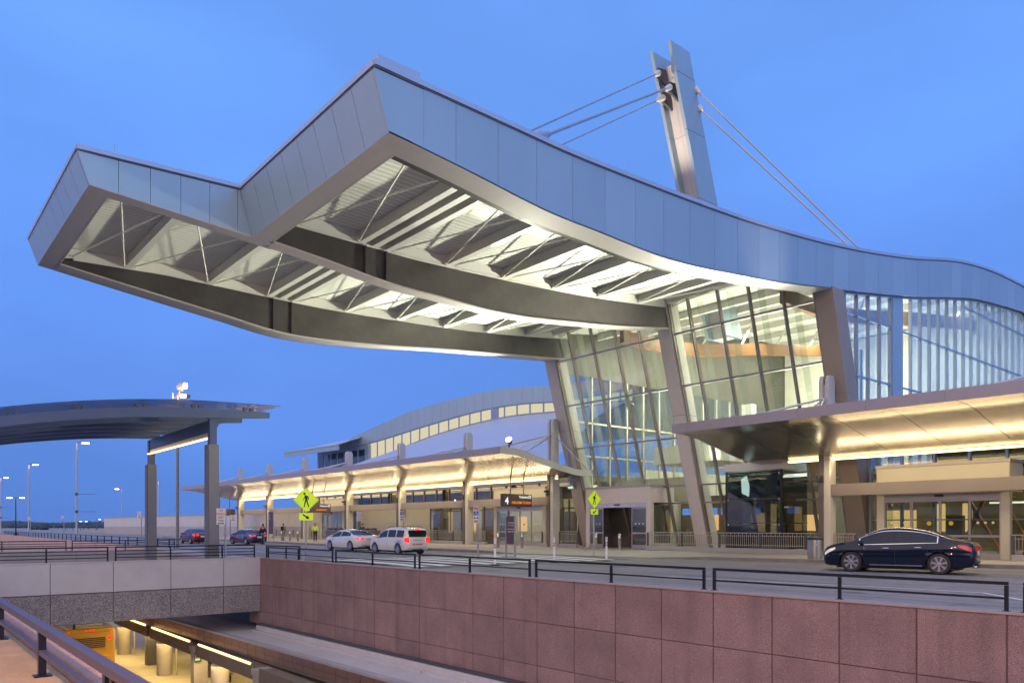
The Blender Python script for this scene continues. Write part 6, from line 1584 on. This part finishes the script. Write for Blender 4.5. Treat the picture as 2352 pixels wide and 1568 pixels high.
# high mast lamp with a big spotlight
Y_ = 56.0; X_ = (408-1176)/1751.3*Y_; x_ = .7675*X_+.6410*Y_; y_ = -.6410*X_+.7675*Y_; R_ = V3((.7675,-.6410,0))
t = thing('spotlight_mast', 'tall thin mast with a round white spotlight and an orange lamp above the pavilion roof', 'light mast', (x_,y_,0))
zq = lambda py: E+(1207.6-py)*Y_/1751.3
m = MB(); m.tube([(x_,y_,0),(x_,y_,zq(905))], [.12,.09], 12); m.build('pole', PAVCOL, t, smooth='auto')
P0 = V3((x_,y_,0))+R_*.25
m = MB(); m.tube([P0+V3((0,0,zq(893)))-R_*.25+V3((0,0,.1)), P0+V3((0,0,zq(888))), P0+V3((0,0,zq(886)))+R_*.28-V3((0,0,.08))], [.18,.30,.33], 16); m.build('spotlight_drum', PANEL_LT, t, smooth='auto')
m = MB(); c_ = P0+V3((0,0,zq(886)))+R_*.285-V3((0,0,.08)); m.tube([c_, c_+R_*.03-V3((0,0,.012))], .29, 16); m.build('spotlight_glass', LAMPW, t)
m = MB(); m.bar(P0+V3((0,0,zq(895)))-R_*.05, P0+V3((0,0,zq(912)))-R_*.1, .12, .14); m.bar(V3((x_,y_,zq(915)))-R_*.35, V3((x_,y_,zq(908)))+R_*.55, .08, .08); m.bar(V3((x_,y_,zq(902)))-R_*.35, V3((x_,y_,zq(916)))-R_*.35, .07, .07); m.build('bracket', GALV, t)
m = MB(); m.cbox(tuple(V3((x_,y_,zq(910)))+R_*.62),(.5,.4,.22)); m.build('lamp_head', DKGREY, t)
m = MB(); m.cbox(tuple(V3((x_,y_,zq(910)-.02))+R_*.58-V3((.20,.16,0))),(.32,.30,.20)); m.build('orange_lamp', LAMPO, t)
light('POINT', 'mast_glow', tuple(V3((x_,y_,zq(913)))+R_*.5-V3((.5,.5,0))), 90, (1,.62,.28), radius=.15)
# airfield lights
for px, py, lb in ((336/1.0 if 0 else 192,1196.5,'pair of white airfield floodlights on a dark pole'), (389/1.0 if 0 else 223,1192,'single bright white airfield floodlight left of the grey wall')):
    lamp(px, py, 300, lb, 1, emit=LAMPC, r=.15, mt=DKGREY, double=(py > 1195))
# ------------------------------------------------------------------ far background: low walls, tree belts, hills
def place(px, Y): t_ = (px-1176)/1751.3; X = t_*Y; return (.7675*X+.6410*Y, -.6410*X+.7675*Y)
a = place(190,230); b = place(420,190)
t = thing('airfield_wall', 'low tan wall far beyond the ramp railing', 'wall', (*a,0)); m = MB(); m.bar((*a,-.4),(*b,-.4),.3,1.9); m.build('wall_face', mat('far_tan',(.42,.34,.24),.9,var=.05), t)
a = place(150,290); b = place(420,260)
t = thing('airfield_railing', 'thin railing on the far side of the airfield road', 'railing', (*a,0)); m = MB(); m.bar((*a,1.5),(*b,1.3),.15,.12); m.bar((*a,.9),(*b,.8),.1,.08)
for k in range(15):
    f = k/14; m.box(a[0]+(b[0]-a[0])*f-.08,a[0]+(b[0]-a[0])*f+.08,a[1]+(b[1]-a[1])*f-.08,a[1]+(b[1]-a[1])*f+.08,0,1.5)
m.build('rails', DKGREY, t)
FOL = [mat('far_foliage_%s' % n, c, .95, var=.3, vscale=.2) for n, c in (('dark',(.045,.07,.06)),('mid',(.06,.085,.075)))]
FOL[0].name = 'foliage_dark'; FOL[1].name = 'foliage_mid'
def belt(name, px0, px1, Y, h0, h1, mt, n, s, label, base=0):
    m = MB(); rnd = random.Random(hash(name) % 1000 if 0 else len(name)*7+n)
    for k in range(n):
        px = px0+(px1-px0)*rnd.random(); yy3 = Y*(1+rnd.uniform(-.05,.07)); p = place(px, yy3); h = h0+(h1-h0)*(.5+.5*sin(px*.031+Y))*.6+(h1-h0)*.4*rnd.random(); r = s*rnd.uniform(.6,1.3)
        for q in range(5):                     # one crown of several ragged tufts
            c = (p[0]+rnd.uniform(-r,r), p[1]+rnd.uniform(-r,r), base+h*rnd.uniform(.35,1)); rr = r*rnd.uniform(.35,.7); pts = []
            m.lathe([(rr*.1,-rr*1.2),(rr*rnd.uniform(.8,1.1),-rr*.5),(rr*rnd.uniform(.8,1.1),rr*.2),(rr*.5,rr*.8),(rr*.05,rr*1.1)], c, 7)
        m.cyl(p[0],p[1],base-1,base+h*.6,r*.08,5)
    return struct(m.build(name, mt), 'stuff', label)
belt('treeline', -250, 430, 640, .8, 3.0, FOL[0], 700, 1.7, 'dark tree belt beyond the airfield')
belt('treeline', -250, 440, 1000, 3.5, 7, FOL[1], 640, 3.2, 'farther hazy tree belt')
belt('treeline', 78, 112, 330, 1.2, 2.6, FOL[0], 16, 1.3, 'clump of bushes on the airfield')
m = MB(); rows = [[], [], []]
for k in range(61):
    px = -400+60*k*.9; h = 13+4*sin(k*.33)+2*sin(k*.9+1)
    for j, (Y, f) in enumerate(((1500,0),(1750,1),(2300,.6))): p = place(px, Y); rows[j].append((p[0], p[1], -3+h*f))
m.grid(rows); struct(m.build('hills', mat('far_hill',(.07,.10,.09),1,var=.2,vscale=.01), smooth=True))
# ------------------------------------------------------------------ unseen parking deck across the sunken road, added behind the viewpoint for dark reflections
t = thing('unseen_parking_deck', 'unseen dark open parking deck added on the far side of the sunken road', 'parking deck', (-60,0,0))
for k in range(4):
    m = MB(); m.box(-90,-42,-90,70,k*3.1+.1,k*3.1+1.3); m.build('floor_band', CONC, t)
m = MB(); m.box(-90,-46,-88,68,0,9.6); m.build('dark_interior', INT_DK, t)
# even pale air around the whole place
hz = bpy.data.materials.new('haze_air'); hz.use_nodes = True; n_ = hz.node_tree; n_.nodes.remove(n_.nodes['Principled BSDF'])
v = n_.nodes.new('ShaderNodeVolumePrincipled'); v.inputs['Color'].default_value = (.30,.55,1,1); v.inputs['Density'].default_value = .00013; v.inputs['Anisotropy'].default_value = 0
n_.links.new(v.outputs[0], n_.nodes['Material Output'].inputs['Volume'])
m = MB(); m.box(-3100,3600,-500,3600,-8.2,60); o = m.build('haze', hz); struct(o, 'stuff', 'thin pale evening haze')
